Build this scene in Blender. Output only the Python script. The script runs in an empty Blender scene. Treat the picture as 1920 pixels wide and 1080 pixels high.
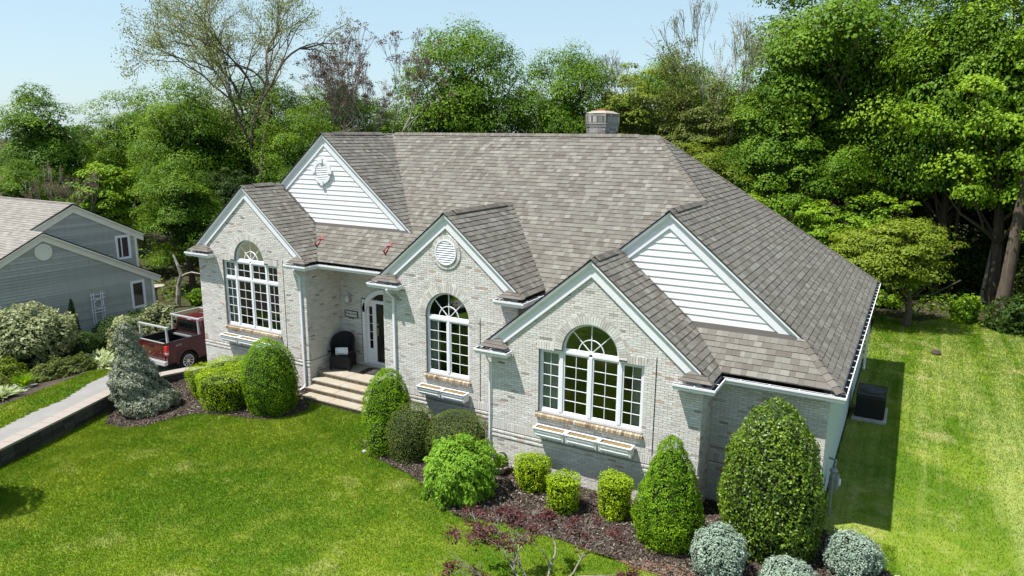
import bpy, math, random
import numpy as np
from mathutils import Vector, Matrix
S = bpy.context.scene
COL = S.collection
random.seed(7)
R = math.radians

# ---------------------------------------------------------------- camera, sky, sun, exposure
CAM = Vector((9.333, -15.525, 5.502))
def make_camera():
    y, p, r = R(29.353), R(12.147), R(0.471)
    fw = Vector((-math.sin(y)*math.cos(p), math.cos(y)*math.cos(p), -math.sin(p)))
    rt = Vector((math.cos(y), math.sin(y), 0)); up = rt.cross(fw)
    rt2 = rt*math.cos(r) + up*math.sin(r); up2 = -rt*math.sin(r) + up*math.cos(r)
    c = bpy.data.cameras.new('camera'); o = bpy.data.objects.new('camera', c); COL.objects.link(o)
    m = Matrix((rt2, up2, -fw)).transposed().to_4x4(); m.translation = CAM
    o.matrix_world = m
    c.sensor_width = 36; c.lens = 1339.444/1920*36; c.clip_start = .1; c.clip_end = 2000
    S.camera = o
make_camera()
SUN_TO = Vector((-.35, -.31, 1)).normalized()
W = bpy.data.worlds.new('World'); S.world = W; W.use_nodes = True
nt = W.node_tree; bg = nt.nodes['Background']
sky = nt.nodes.new('ShaderNodeTexSky'); sky.sky_type = 'NISHITA'; sky.sun_disc = False
sky.sun_elevation = math.asin(SUN_TO.z); sky.sun_rotation = math.atan2(SUN_TO.x, SUN_TO.y)
sky.altitude = 50; sky.air_density = 1.0; sky.dust_density = .7; sky.ozone_density = 1.0
veil = nt.nodes.new('ShaderNodeMix'); veil.data_type = 'RGBA'; veil.inputs['Factor'].default_value = .55      # thin high haze over the clear sky
nt.links.new(sky.outputs[0], veil.inputs[6]); veil.inputs[7].default_value = (4.7, 6.5, 7.5, 1); nt.links.new(veil.outputs[2], bg.inputs[0]); bg.inputs[1].default_value = .073
sl = bpy.data.lights.new('sun', 'SUN'); sl.energy = 4.9; sl.angle = R(.53); sl.color = (1, .965, .915)
so = bpy.data.objects.new('sun', sl); COL.objects.link(so)
so.rotation_euler = (-SUN_TO).to_track_quat('-Z', 'Y').to_euler()
S.view_settings.view_transform = 'Standard'; S.view_settings.look = 'None'
S.view_settings.exposure = .95; S.view_settings.gamma = 1; S.view_settings.use_curve_mapping = False
S.render.engine = 'CYCLES'
S.cycles.max_bounces = 6; S.cycles.transparent_max_bounces = 12

# ---------------------------------------------------------------- helpers
def tag(o, label=None, cat=None, group=None, kind=None):
    if label: o['label'] = label
    if cat: o['category'] = cat
    if group: o['group'] = group
    if kind: o['kind'] = kind
    return o
def empty(name, loc=(0, 0, 0), rz=0, **k):
    o = bpy.data.objects.new(name, None); COL.objects.link(o); o.location = loc; o.rotation_euler = (0, 0, rz)
    o.empty_display_size = .2
    return tag(o, **k)
class MB:
    def __init__(s): s.v = []; s.f = []; s.t = []; s.m = []; s.mi = 0
    def face(s, pts, tone=.5):
        n = len(s.v); s.v += [tuple(p) for p in pts]; s.f.append(tuple(range(n, n+len(pts)))); s.t.append(tone); s.m.append(s.mi)
    def box(s, x0, x1, y0, y1, z0, z1, tone=.5):
        n = len(s.v)
        s.v += [(x0,y0,z0),(x1,y0,z0),(x1,y1,z0),(x0,y1,z0),(x0,y0,z1),(x1,y0,z1),(x1,y1,z1),(x0,y1,z1)]
        for f in ((0,3,2,1),(4,5,6,7),(0,1,5,4),(1,2,6,5),(2,3,7,6),(3,0,4,7)):
            s.f.append(tuple(n+i for i in f)); s.t.append(tone); s.m.append(s.mi)
    def hexa(s, p, tone=.5):   # 8 points: lower ring of 4, upper ring of 4
        n = len(s.v); s.v += [tuple(q) for q in p]
        for f in ((0,3,2,1),(4,5,6,7),(0,1,5,4),(1,2,6,5),(2,3,7,6),(3,0,4,7)):
            s.f.append(tuple(n+i for i in f)); s.t.append(tone); s.m.append(s.mi)
    def prism(s, poly, off, tone=.5, bottom=True):   # polygon extruded along off
        a = [Vector(p) for p in poly]; b = [p+Vector(off) for p in a]; n = len(s.v); k = len(a)
        s.v += [tuple(p) for p in a] + [tuple(p) for p in b]
        s.f.append(tuple(n+k+i for i in range(k))); s.t.append(tone); s.m.append(s.mi)
        if bottom: s.f.append(tuple(n+k-1-i for i in range(k))); s.t.append(tone); s.m.append(s.mi)
        for i in range(k):
            j = (i+1) % k; s.f.append((n+i, n+j, n+k+j, n+k+i)); s.t.append(tone); s.m.append(s.mi)
    def tube(s, pts, rad, sides=6, tone=.5, cap=True):
        pts = [Vector(p) for p in pts]; n0 = len(s.v); k = len(pts)
        if not hasattr(rad, '__len__'): rad = [rad]*k
        for i, p in enumerate(pts):
            d = (pts[min(i+1, k-1)]-pts[max(i-1, 0)]).normalized()
            a = d.orthogonal().normalized() if i == 0 else (pa - d*pa.dot(d)).normalized()
            pa = a; b = d.cross(a)
            for j in range(sides):
                t = 2*math.pi*j/sides; s.v.append(tuple(p+(a*math.cos(t)+b*math.sin(t))*rad[i]))
        for i in range(k-1):
            for j in range(sides):
                q = (j+1) % sides
                s.f.append((n0+i*sides+j, n0+i*sides+q, n0+(i+1)*sides+q, n0+(i+1)*sides+j)); s.t.append(tone); s.m.append(s.mi)
        if cap:
            s.f.append(tuple(n0+sides-1-j for j in range(sides))); s.t.append(tone); s.m.append(s.mi)
            s.f.append(tuple(n0+(k-1)*sides+j for j in range(sides))); s.t.append(tone); s.m.append(s.mi)
    def lathe(s, prof, c=(0,0,0), n=20, tone=.5):
        n0 = len(s.v)
        for r, z in prof:
            for j in range(n):
                t = 2*math.pi*j/n; s.v.append((c[0]+r*math.cos(t), c[1]+r*math.sin(t), c[2]+z))
        for i in range(len(prof)-1):
            for j in range(n):
                q = (j+1) % n; s.f.append((n0+i*n+j, n0+i*n+q, n0+(i+1)*n+q, n0+(i+1)*n+j)); s.t.append(tone); s.m.append(s.mi)
        s.f.append(tuple(n0+(len(prof)-1)*n+j for j in range(n))); s.t.append(tone); s.m.append(s.mi)
    def build(s, name, mat, parent=None, smooth=False, bevel=0):
        me = bpy.data.meshes.new(name); me.from_pydata(s.v, [], s.f)
        mats = mat if isinstance(mat, (list, tuple)) else [mat]
        for m in mats: me.materials.append(m)
        if len(mats) > 1: me.polygons.foreach_set('material_index', s.m)
        a = me.attributes.new('tone', 'FLOAT', 'FACE'); a.data.foreach_set('value', s.t)
        if smooth: me.polygons.foreach_set('use_smooth', [True]*len(s.f))
        me.update()
        o = bpy.data.objects.new(name, me); COL.objects.link(o)
        if parent: o.parent = parent
        if bevel:
            b = o.modifiers.new('bevel', 'BEVEL'); b.width = bevel; b.segments = 2; b.limit_method = 'ANGLE'
        return o
def np_mesh(name, V, F, tone, mat, smooth=False):
    me = bpy.data.meshes.new(name); k = F.shape[1]; n = len(F)
    me.vertices.add(len(V)); me.vertices.foreach_set('co', V.astype(np.float32).ravel())
    me.loops.add(n*k); me.loops.foreach_set('vertex_index', F.astype(np.int32).ravel())
    me.polygons.add(n); me.polygons.foreach_set('loop_start', np.arange(0, n*k, k, dtype=np.int32))
    me.update(calc_edges=True)
    a = me.attributes.new('tone', 'FLOAT', 'FACE'); a.data.foreach_set('value', tone.astype(np.float32))
    if smooth: me.polygons.foreach_set('use_smooth', np.ones(n, bool))
    me.materials.append(mat)
    return me
def link(name, me, parent=None, loc=None):
    o = bpy.data.objects.new(name, me); COL.objects.link(o)
    if parent: o.parent = parent
    if loc is not None: o.location = loc
    return o
def copy_tree(o, parent=None):
    c = o.copy(); COL.objects.link(c); c.parent = parent
    for ch in list(o.children): copy_tree(ch, c)
    return c
def ss(t): t = np.clip(t, 0, 1); return t*t*(3-2*t)

# ---------------------------------------------------------------- materials
def mat(name, col=(.5,.5,.5), rough=.7, spec=.3, metal=0, ramp=None, noise=None, bump=None, cells=None, translucent=0, grain=None):
    """ramp: colours over the per-piece 'tone'; noise: (scale, amount, colour) stains; bump: (scale, strength)"""
    m = bpy.data.materials.new(name); m.use_nodes = True; t = m.node_tree; N = t.nodes; L = t.links
    b = N['Principled BSDF']; out = N['Material Output']
    b.inputs['Roughness'].default_value = rough; b.inputs['Metallic'].default_value = metal
    b.inputs['Specular IOR Level'].default_value = spec
    geo = N.new('ShaderNodeNewGeometry')
    if ramp:
        at = N.new('ShaderNodeAttribute'); at.attribute_name = 'tone'
        cr = N.new('ShaderNodeValToRGB'); L.new(at.outputs['Fac'], cr.inputs[0])
        e = cr.color_ramp.elements
        while len(e) > 1: e.remove(e[-1])
        e[0].position = ramp[0][0]; e[0].color = (*ramp[0][1], 1)
        for p, c in ramp[1:]:
            q = e.new(p); q.color = (*c, 1)
        c = cr.outputs[0]
    else:
        rgb = N.new('ShaderNodeRGB'); rgb.outputs[0].default_value = (*col, 1); c = rgb.outputs[0]
    for nz in (noise or []):
        sc, amt, nc = nz[:3]; lo, hi = nz[3] if len(nz) > 3 else (.42, .68)
        n = N.new('ShaderNodeTexNoise'); n.inputs['Scale'].default_value = sc if not hasattr(sc, '__len__') else 1
        n.inputs['Detail'].default_value = 5; n.inputs['Roughness'].default_value = .62
        if hasattr(sc, '__len__'):
            mp = N.new('ShaderNodeMapping'); mp.inputs['Scale'].default_value = sc
            L.new(geo.outputs['Position'], mp.inputs[0]); L.new(mp.outputs[0], n.inputs['Vector'])
        else: L.new(geo.outputs['Position'], n.inputs['Vector'])
        mr = N.new('ShaderNodeMapRange'); mr.inputs['From Min'].default_value = lo; mr.inputs['From Max'].default_value = hi
        mr.inputs['To Max'].default_value = amt; L.new(n.outputs['Fac'], mr.inputs['Value'])
        mx = N.new('ShaderNodeMix'); mx.data_type = 'RGBA'; L.new(mr.outputs[0], mx.inputs['Factor'])
        L.new(c, mx.inputs[6]); mx.inputs[7].default_value = (*nc, 1); c = mx.outputs[2]
    L.new(c, b.inputs['Base Color'])
    if bump:
        n = N.new('ShaderNodeTexNoise'); n.inputs['Scale'].default_value = bump[0]; n.inputs['Detail'].default_value = 4
        L.new(geo.outputs['Position'], n.inputs['Vector'])
        bp = N.new('ShaderNodeBump'); bp.inputs['Strength'].default_value = bump[1]; bp.inputs['Distance'].default_value = .02
        L.new(n.outputs['Fac'], bp.inputs['Height']); L.new(bp.outputs[0], b.inputs['Normal'])
    if translucent:
        tr = N.new('ShaderNodeBsdfTranslucent'); ms = N.new('ShaderNodeMixShader'); ms.inputs[0].default_value = translucent
        hs = N.new('ShaderNodeHueSaturation'); hs.inputs['Value'].default_value = 1.5; hs.inputs['Hue'].default_value = .485
        L.new(c, hs.inputs['Color']); L.new(hs.outputs[0], tr.inputs[0])
        L.new(b.outputs[0], ms.inputs[1]); L.new(tr.outputs[0], ms.inputs[2]); L.new(ms.outputs[0], out.inputs[0])
    return m
M = {}
M['brick'] = mat('whitewashed_brick', rough=.9, spec=.12, ramp=[(0,(.24,.215,.20)),(.06,(.40,.355,.325)),(.14,(.50,.465,.435)),(.3,(.56,.53,.49)),(.7,(.62,.595,.56)),(.93,(.68,.66,.63)),(.965,(.52,.36,.28)),(1,(.44,.27,.20))],
    noise=[(26,.5,(.42,.39,.37),(.5,.70)),(60,.3,(.22,.20,.18),(.62,.78)),((1.1,1.1,.5),.2,(.50,.45,.39),(.5,.75)),((.8,.8,3),.22,(.46,.43,.40),(.52,.7))], bump=(90,.5))
M['tan_brick'] = mat('weathered_tan_brick', rough=.9, spec=.15, ramp=[(0,(.17,.12,.075)),(.5,(.35,.275,.185)),(1,(.52,.44,.33))], noise=[(30,.5,(.33,.2,.09),(.5,.7))], bump=(90,.5))
M['arch_brick'] = mat('arch_brick', rough=.9, spec=.15, ramp=[(0,(.42,.39,.36)),(.5,(.57,.545,.51)),(1,(.67,.65,.62))], noise=[(30,.5,(.38,.32,.25),(.5,.7))], bump=(90,.5))
M['mortar'] = mat('mortar', (.27,.255,.24), rough=.95, spec=.1, noise=[(12,.5,(.2,.19,.18))], bump=(60,.5))
M['shingle'] = mat('asphalt_shingle', rough=.95, spec=.10, ramp=[(0,(.072,.063,.054)),(.12,(.112,.100,.086)),(.5,(.153,.143,.125)),(.8,(.195,.185,.163)),(1,(.232,.222,.197))],
    noise=[(80,.3,(.115,.102,.09),(.45,.7)),(.7,.2,(.150,.140,.125),(.4,.7)),((3,.35,.35),.2,(.14,.125,.11),(.5,.7))], bump=(160,.6))
M['cap_shingle'] = mat('ridge_cap_shingle', rough=.95, spec=.12, ramp=[(0,(.11,.096,.084)),(1,(.18,.162,.142))], noise=[(70,.4,(.1,.09,.08),(.45,.7))], bump=(160,.7))
M['deck'] = mat('roof_underlay', (.06,.055,.05), rough=.95)
M['white'] = mat('white_trim_paint', (.70,.70,.73), rough=.55, spec=.3, noise=[(6,.35,(.56,.56,.53),(.5,.8)),((1,1,9),.25,(.5,.49,.45),(.58,.75)),(40,.3,(.45,.43,.38),(.64,.78))])
M['siding'] = mat('white_siding', (.69,.69,.69), rough=.6, spec=.25, noise=[(5,.3,(.60,.60,.58),(.5,.8)),((.6,.6,6),.25,(.58,.58,.56),(.55,.75))])
M['greysiding'] = mat('pale_grey_green_siding', (.40,.45,.45), rough=.7, spec=.3)
M['gutter_in'] = mat('dark_gutter_inside', (.045,.04,.035), rough=.9, noise=[(25,.7,(.12,.1,.07))])  # mottled inside of the trough, darker than the white outside
M['metal'] = mat('galvanised_metal', (.5,.5,.5), rough=.35, metal=.8)
M['black'] = mat('black_paint', (.012,.012,.013), rough=.45, spec=.4)
M['door'] = mat('dark_door', (.010,.009,.009), rough=.3, spec=.5)
M['wicker'] = mat('black_wicker', (.011,.011,.013), rough=.6, spec=.35, bump=(70,1))
M['fabric'] = mat('white_cushion_fabric', (.75,.76,.78), rough=.9, noise=[(14,.6,(.25,.28,.34),(.6,.75))])
M['stone'] = mat('limestone_step', (.29,.265,.22), rough=.85, spec=.2, noise=[(3,.7,(.30,.22,.12),(.45,.7)),(18,.5,(.25,.22,.18),(.5,.75)),(1.3,.5,(.45,.41,.34),(.5,.7))], bump=(40,.4))
M['riser'] = mat('brick_riser', rough=.9, spec=.15, ramp=[(0,(.2,.16,.11)),(1,(.4,.34,.25))], noise=[(20,.5,(.15,.11,.07))])
M['brass'] = mat('brass', (.7,.55,.3), rough=.3, metal=.9)
M['mulch'] = mat('dark_mulch', (.058,.045,.036), rough=.95, spec=.15, noise=[(55,.8,(.10,.075,.065),(.5,.7)),(9,.6,(.025,.02,.018),(.45,.65)),(1.2,.55,(.12,.08,.06),(.52,.72))], bump=(45,1))
M['chip'] = mat('mulch_chip', rough=.95, spec=.15, ramp=[(0,(.022,.016,.012)),(.6,(.072,.055,.043)),(.95,(.17,.135,.11)),(1,(.36,.32,.26))])
M['earth'] = mat('woodland_floor', (.05,.04,.025), rough=.95, spec=.1, noise=[(3,.8,(.035,.05,.015),(.4,.6)),(20,.6,(.09,.07,.045),(.5,.7))], bump=(15,.8))
LAWN_N = [(.30,.8,(.155,.215,.012),(.44,.60)),(1.1,.65,(.22,.265,.03),(.50,.72)),(1.9,.6,(.05,.13,.004),(.52,.70)),(.6,.7,(.34,.34,.12),(.58,.76)),(4,.3,(.28,.29,.10),(.55,.8))]
LAWN_S = [(.30,.8,(.165,.235,.018),(.44,.58)),((1.25,.05,1),.7,(.28,.32,.09),(.47,.62)),(1.1,.6,(.26,.29,.05),(.50,.70)),(1.9,.5,(.06,.15,.005),(.54,.70)),(.8,.75,(.38,.35,.15),(.56,.74)),(4,.3,(.34,.33,.14),(.55,.8))]
M['lawn'] = mat('lawn_turf', (.075,.14,.007), rough=.95, spec=.1, noise=LAWN_N+[(60,.6,(.03,.06,.008),(.45,.65))], bump=(60,1))
M['blade'] = mat('grass_blade', (.085,.162,.006), rough=.7, spec=.12, noise=LAWN_N, translucent=.4)
M['lawn2'] = mat('side_lawn_turf', (.075,.14,.007), rough=.95, spec=.1, noise=LAWN_S+[(60,.6,(.03,.06,.008),(.45,.65))], bump=(60,1))
M['blade2'] = mat('side_grass_blade', (.09,.175,.007), rough=.7, spec=.12, noise=LAWN_S, translucent=.4)
M['asphalt'] = mat('pale_driveway', (.20,.193,.183), rough=.9, spec=.2, noise=[(2,.4,(.26,.25,.24)),(60,.5,(.2,.19,.18),(.5,.7))], bump=(120,.4))
M['capstone'] = mat('cap_stone', (.27,.235,.205), rough=.9, spec=.2, noise=[(4,.5,(.27,.23,.2)),(50,.4,(.2,.18,.16),(.5,.7))], bump=(60,.4))
M['darkstone'] = mat('dark_retaining_block', rough=.9, spec=.2, ramp=[(0,(.035,.032,.030)),(1,(.085,.078,.07))], noise=[(10,.5,(.03,.03,.026))], bump=(50,.8))
M['concrete'] = mat('concrete', (.34,.33,.31), rough=.9, noise=[(6,.5,(.24,.23,.21))])
M['rust'] = mat('rusty_metal', (.33,.13,.05), rough=.8, noise=[(14,.7,(.2,.08,.04))])
M['mortarcap'] = mat('stained_mortar_crown', (.30,.28,.24), rough=.9, noise=[(5,.85,(.36,.17,.07),(.5,.68)),(12,.5,(.2,.19,.17))])
M['chimbrick'] = mat('sooty_chimney_brick', rough=.9, spec=.15, ramp=[(0,(.12,.115,.11)),(.5,(.30,.285,.27)),(1,(.46,.44,.42))], noise=[((9,9,1.2),.75,(.09,.085,.08),(.5,.68))], bump=(60,.5))
M['red'] = mat('faded_red_steel', (.28,.035,.03), rough=.6, noise=[(30,.5,(.12,.02,.02))])
M['nsiding'] = mat('blue_grey_shingle_siding', rough=.9, spec=.15, ramp=[(0,(.29,.295,.275)),(1,(.38,.385,.36))], noise=[((6,6,1),.3,(.21,.225,.225),(.5,.7)),(14,.3,(.38,.40,.39),(.55,.7))], bump=(50,.3))
M['nroof'] = mat('pale_shingle', rough=.95, spec=.12, ramp=[(0,(.17,.155,.14)),(1,(.265,.245,.222))], noise=[(5,.3,(.18,.165,.15))], bump=(100,.6))
M['cream'] = mat('cream_trim', (.68,.66,.58), rough=.6, noise=[(4,.3,(.5,.48,.42))])
M['car'] = mat('dark_red_car_paint', (.075,.006,.009), rough=.22, spec=.6)
M['car'].node_tree.nodes['Principled BSDF'].inputs['Coat Weight'].default_value = .6
M['tyre'] = mat('tyre_rubber', (.015,.015,.015), rough=.8)
M['chrome'] = mat('bright_alloy', (.72,.73,.74), rough=.28, metal=.75)
M['rack'] = mat('rack_aluminium', (.45,.46,.47), rough=.45, metal=.3)
M['redlamp'] = mat('red_lamp_plastic', (.55,.02,.02), rough=.15, spec=.6)
M['bark'] = mat('tree_bark', (.11,.085,.062), rough=.95, noise=[((14,14,2),.7,(.05,.04,.03),(.4,.6))], bump=(20,1))
M['palebark'] = mat('pale_bark', (.34,.31,.26), rough=.95, noise=[((14,14,3),.6,(.15,.13,.11),(.4,.6))], bump=(20,1))
M['soil'] = mat('dry_potting_soil', (.23,.15,.075), rough=.95, noise=[(22,.8,(.16,.12,.04),(.45,.6)),(9,.6,(.22,.24,.07),(.55,.7))], bump=(50,1))
M['planter'] = mat('weathered_white_planter', (.66,.665,.66), rough=.7, noise=[(9,.45,(.42,.42,.38),(.5,.72))])
M['curtain'] = mat('sheer_curtain', (.62,.64,.62), rough=.9)
M['room'] = mat('interior_wall', (.35,.34,.31), rough=.9)
M['floorin'] = mat('interior_floor', (.10,.065,.04), rough=.6)
M['terracotta'] = mat('pale_stone_pot', (.42,.36,.30), rough=.9, noise=[(20,.6,(.2,.16,.13))])
M['mat'] = mat('door_mat', (.03,.028,.026), rough=.95, noise=[(14,.7,(.16,.13,.1),(.55,.62))])
M['sign'] = mat('sign_board', (.55,.53,.49), rough=.7)
M['rock'] = mat('pale_rock', (.36,.34,.31), rough=.9, noise=[(6,.6,(.2,.19,.17))], bump=(10,.8))
def glass():
    m = bpy.data.materials.new('window_glass'); m.use_nodes = True; t = m.node_tree; N = t.nodes; L = t.links
    N.remove(N['Principled BSDF'])
    tr = N.new('ShaderNodeBsdfTransparent'); tr.inputs[0].default_value = (.80,.84,.82,1)
    gl = N.new('ShaderNodeBsdfGlossy'); gl.inputs['Roughness'].default_value = .02; gl.inputs[0].default_value = (.95,1,.98,1)
    fr = N.new('ShaderNodeFresnel'); fr.inputs[0].default_value = 1.52
    mu = N.new('ShaderNodeMath'); mu.operation = 'MULTIPLY_ADD'; mu.inputs[1].default_value = 1.5; mu.inputs[2].default_value = .03
    L.new(fr.outputs[0], mu.inputs[0])
    ms = N.new('ShaderNodeMixShader'); L.new(mu.outputs[0], ms.inputs[0]); L.new(tr.outputs[0], ms.inputs[1]); L.new(gl.outputs[0], ms.inputs[2])
    L.new(ms.outputs[0], N['Material Output'].inputs[0]); return m
M['glass'] = glass()
M['darkglass'] = mat('tinted_glass', (.006,.007,.008), rough=.06, spec=.6)
def leafmat(name, dark, mid, light, tr=.28, rough=.6, spec=.18):
    return mat(name, rough=rough, spec=spec, ramp=[(0, dark), (.5, mid), (1, light)], translucent=tr)
M['leaf_maple'] = leafmat('maple_leaf', (.026,.072,.003), (.085,.17,.005), (.185,.29,.015))
M['leaf_bright'] = leafmat('bright_maple_leaf', (.055,.125,.004), (.14,.25,.008), (.27,.39,.022))
M['leaf_yellow'] = leafmat('yellow_green_leaf', (.07,.115,.006), (.145,.20,.012), (.24,.29,.03))
M['leaf_olive'] = leafmat('olive_leaf', (.055,.078,.012), (.105,.135,.022), (.17,.20,.045))
M['leaf_locust'] = leafmat('locust_leaf', (.11,.135,.03), (.18,.21,.05), (.26,.28,.09))
M['leaf_red'] = leafmat('bronze_bud_leaf', (.07,.04,.03), (.12,.075,.055), (.18,.12,.085))
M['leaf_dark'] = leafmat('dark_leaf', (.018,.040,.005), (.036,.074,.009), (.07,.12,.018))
M['yew'] = leafmat('yew_needle', (.055,.13,.003), (.14,.27,.006), (.28,.44,.012), tr=.4)
M['hemlock'] = leafmat('hemlock_needle', (.07,.16,.008), (.14,.28,.016), (.27,.43,.045), tr=.3)
M['gold'] = leafmat('golden_yew_needle', (.09,.155,.003), (.23,.35,.004), (.45,.58,.010), tr=.3)
M['box'] = leafmat('boxwood_leaf', (.045,.07,.010), (.085,.12,.02), (.15,.185,.035), tr=.25)
M['holly'] = leafmat('holly_leaf', (.035,.065,.006), (.105,.18,.008), (.21,.30,.022), tr=.25, rough=.45, spec=.4)
M['blue'] = leafmat('blue_spruce_needle', (.14,.195,.14), (.24,.31,.235), (.36,.43,.35), tr=.2)
M['spruce'] = leafmat('grey_spruce_needle', (.13,.15,.10), (.24,.265,.185), (.37,.39,.29), tr=.2)
M['rhodo'] = leafmat('rhododendron_leaf', (.09,.115,.04), (.22,.25,.11), (.42,.44,.24), tr=.25)
M['pale'] = leafmat('variegated_hosta_leaf', (.12,.17,.06), (.26,.32,.13), (.48,.52,.32), tr=.3)
M['jmaple'] = leafmat('crimson_maple_leaf', (.035,.010,.012), (.068,.018,.020), (.13,.042,.038), tr=.25)
M['twig'] = mat('shrub_interior', (.022,.020,.012), rough=1)
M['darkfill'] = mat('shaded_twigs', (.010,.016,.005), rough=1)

# ---------------------------------------------------------------- terrain
def H(x, y):
    x = np.asarray(x, float); y = np.asarray(y, float)
    front = -3.3 - .30*ss((-9.5-x)/3)*ss((.8-y)/2.5)
    D = -3.10 - .67*ss((y+1.5)/2.6)
    left = D + (-3.65-D)*ss((-15-x)/6)
    s = ss((-13.2-x)/.5)
    w = np.where((y > 1.6), ss((-13.9-x)/.1), s)
    h = front*(1-w)+left*w
    h = h + 1.5*ss((y-34)/40)*0
    return h
def inpoly(px, py, poly):
    c = np.zeros(px.shape, bool); n = len(poly); j = n-1
    for i in range(n):
        xi, yi = poly[i]; xj, yj = poly[j]
        with np.errstate(divide='ignore', invalid='ignore'):
            c ^= ((yi > py) != (yj > py)) & (px < (xj-xi)*(py-yi)/(yj-yi)+xi)
        j = i
    return c
def sheet(name, mask, x0, x1, y0, y1, cell, off, m, hf=H, **k):
    xs = np.arange(x0, x1+cell*.5, cell); ys = np.arange(y0, y1+cell*.5, cell)
    X, Y = np.meshgrid(xs, ys); Z = hf(X, Y)+off
    cx = (X[:-1,:-1]+cell/2); cy = (Y[:-1,:-1]+cell/2); keep = mask(cx, cy)
    idx = np.arange(X.size).reshape(X.shape)
    F = np.stack([idx[:-1,:-1], idx[:-1,1:], idx[1:,1:], idx[1:,:-1]], -1)[keep]
    u, inv = np.unique(F, return_inverse=True); F = inv.reshape(-1, 4)
    V = np.stack([X.ravel(), Y.ravel(), Z.ravel()], 1)[u]
    return tag(link(name, np_mesh(name, V, F, np.full(len(F), .5), m, True)), **k)
BED_L = [(-12.3,-3.3),(-11.3,-3.35),(-10.6,-3.1),(-10.4,-2.4),(-10.1,-1.85),(-9.3,-1.45),(-8.4,-1.22),(-7.6,-.95),(-7.2,-.3),(-7.15,.3),(-7.5,.72),(-8.3,.9),(-8.3,1.75),(-11.6,1.75),(-12.0,1.25),(-12.7,.8),(-13.35,.2),(-13.5,-.6),(-13.5,-1.6),(-13.35,-2.5)]
BED_R = [(-4.4,.95),(-4.3,.1),(-3.95,-.75),(-3.2,-1.3),(-2.4,-1.46),(-1.5,-1.66),(-.7,-2.0),(-.1,-2.5),(.7,-2.75),(1.75,-2.5),(2.6,-2.45),(3.9,-2.5),(5,-2.6),(5.65,-2.62),(6.1,-2.95),(6.8,-3.3),(8.4,-3.3),(9.7,-2.6),(10.3,-1.6),(10.2,-.7),(9.6,-.08),(9.0,.22),(8.4,.75),(8.3,1.05),(8.15,1.2),(5.5,1.2),(5.5,.1),(-.1,.1),(-.1,1.0)]
DRIVE = [(-12.0,-6.9),(-9.2,-14),(-6,-22),(-9.5,-22),(-11.2,-13),(-13.1,-6.4),(-13.36,-5.78),(-13.9,-4.62),(-14.17,-3.5),(-15.0,-2.2),(-15.4,-1.1),(-17.6,.3),(-17.8,3),(-17.5,9),(-13.7,9),(-13.83,1.7),(-12.6,1.4),(-13.35,.75),(-13.7,-.1),(-13.75,-1.0),(-13.55,-2.2)]
BED_N = [(-14.5,-8),(-15.43,-4.79),(-15.73,-3.68),(-16.1,-2.8),(-16.4,-1.7),(-16.9,-.7),(-18,.3),(-18.2,3),(-18.0,9),(-22.3,9),(-22.3,-9),(-16,-9)]
WALLP = [(-6.2,-22),(-9.3,-14),(-11.82,-6.52),(-12.6,-4.4),(-13.34,-2.43),(-13.55,-1.3),(-13.5,-.35),(-13.25,.35),(-12.6,.93),(-11.9,1.3),(-11.5,1.69)]
def m_right(x, y):
    edge = 24.2+1.3*np.sin(x*.55+1)+.7*np.sin(x*1.7) - 3.5*ss((x-13)/3.5)*ss((x-13)/3.5) - 7*ss((x-17)/5)
    return (x > 8.17) & (y >= -.2) & (y < edge) & (x < 60) & ~inpoly(x, y, BED_R)
def leftOfWall(x, y):
    p = WALLP+[(-11.5,1.8),(-30,1.8),(-30,-22)]
    return inpoly(x, y, p)
def m_front(x, y):
    return (y < .97) & (x > -14.2) & (x < 60) & (y > -24) & ~leftOfWall(x, y) & ~inpoly(x, y, BED_L) & ~inpoly(x, y, BED_R) & ~((x > -8.42) & (x < 8.2) & (y > .85)) & ((y < -.2) | (x < 8.17))
def m_left(x, y):
    return leftOfWall(x, y) & ~inpoly(x, y, DRIVE) & ~inpoly(x, y, BED_N) & (y < 1) & (x > -22.2)
def m_lawn(x, y): return m_right(x, y) | m_front(x, y) | m_left(x, y)
# base ground to the horizon
def base_ground():
    xs = np.concatenate([[-900,-400,-200,-100,-60], np.arange(-40,40.1,.5), [60,100,200,400,900]])
    ys = np.concatenate([[-400,-200,-100,-60], np.arange(-30,45.1,.5), [60,100,200,400,900]])
    X, Y = np.meshgrid(xs, ys); Z = H(X, Y)-.06
    idx = np.arange(X.size).reshape(X.shape)
    F = np.stack([idx[:-1,:-1], idx[:-1,1:], idx[1:,1:], idx[1:,:-1]], -1).reshape(-1, 4)
    V = np.stack([X.ravel(), Y.ravel(), Z.ravel()], 1)
    tag(link('ground', np_mesh('ground', V, F, np.full(len(F), .5), M['earth'], True)), kind='structure')
base_ground()
sheet('lawn', lambda x, y: (m_front(x, y) | m_left(x, y)) & ~m_right(x, y), -24, 61, -24, 2, .2, -.012, M['lawn'], kind='structure')
sheet('side_lawn', m_right, 7.8, 61, -.4, 27, .2, -.012, M['lawn2'], kind='structure')
sheet('mulch_bed', lambda x, y: inpoly(x, y, BED_L), -13.8, -7, -3.6, 1.9, .05, .0, M['mulch'], kind='structure')
sheet('mulch_bed', lambda x, y: inpoly(x, y, BED_R), -4.6, 10.5, -3.5, 1.3, .06, .0, M['mulch'], kind='structure')
sheet('garden_bed', lambda x, y: inpoly(x, y, BED_N), -22.4, -14.3, -9, 9, .1, .0, M['mulch'], kind='structure')
def Hd(x, y): return -3.085 - .67*ss((np.asarray(y, float)+1.5)/2.6) + 0*x
sheet('driveway', lambda x, y: inpoly(x, y, DRIVE), -18, -5.5, -22.2, 9.2, .1, .0, M['asphalt'], hf=Hd, kind='structure')

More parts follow.
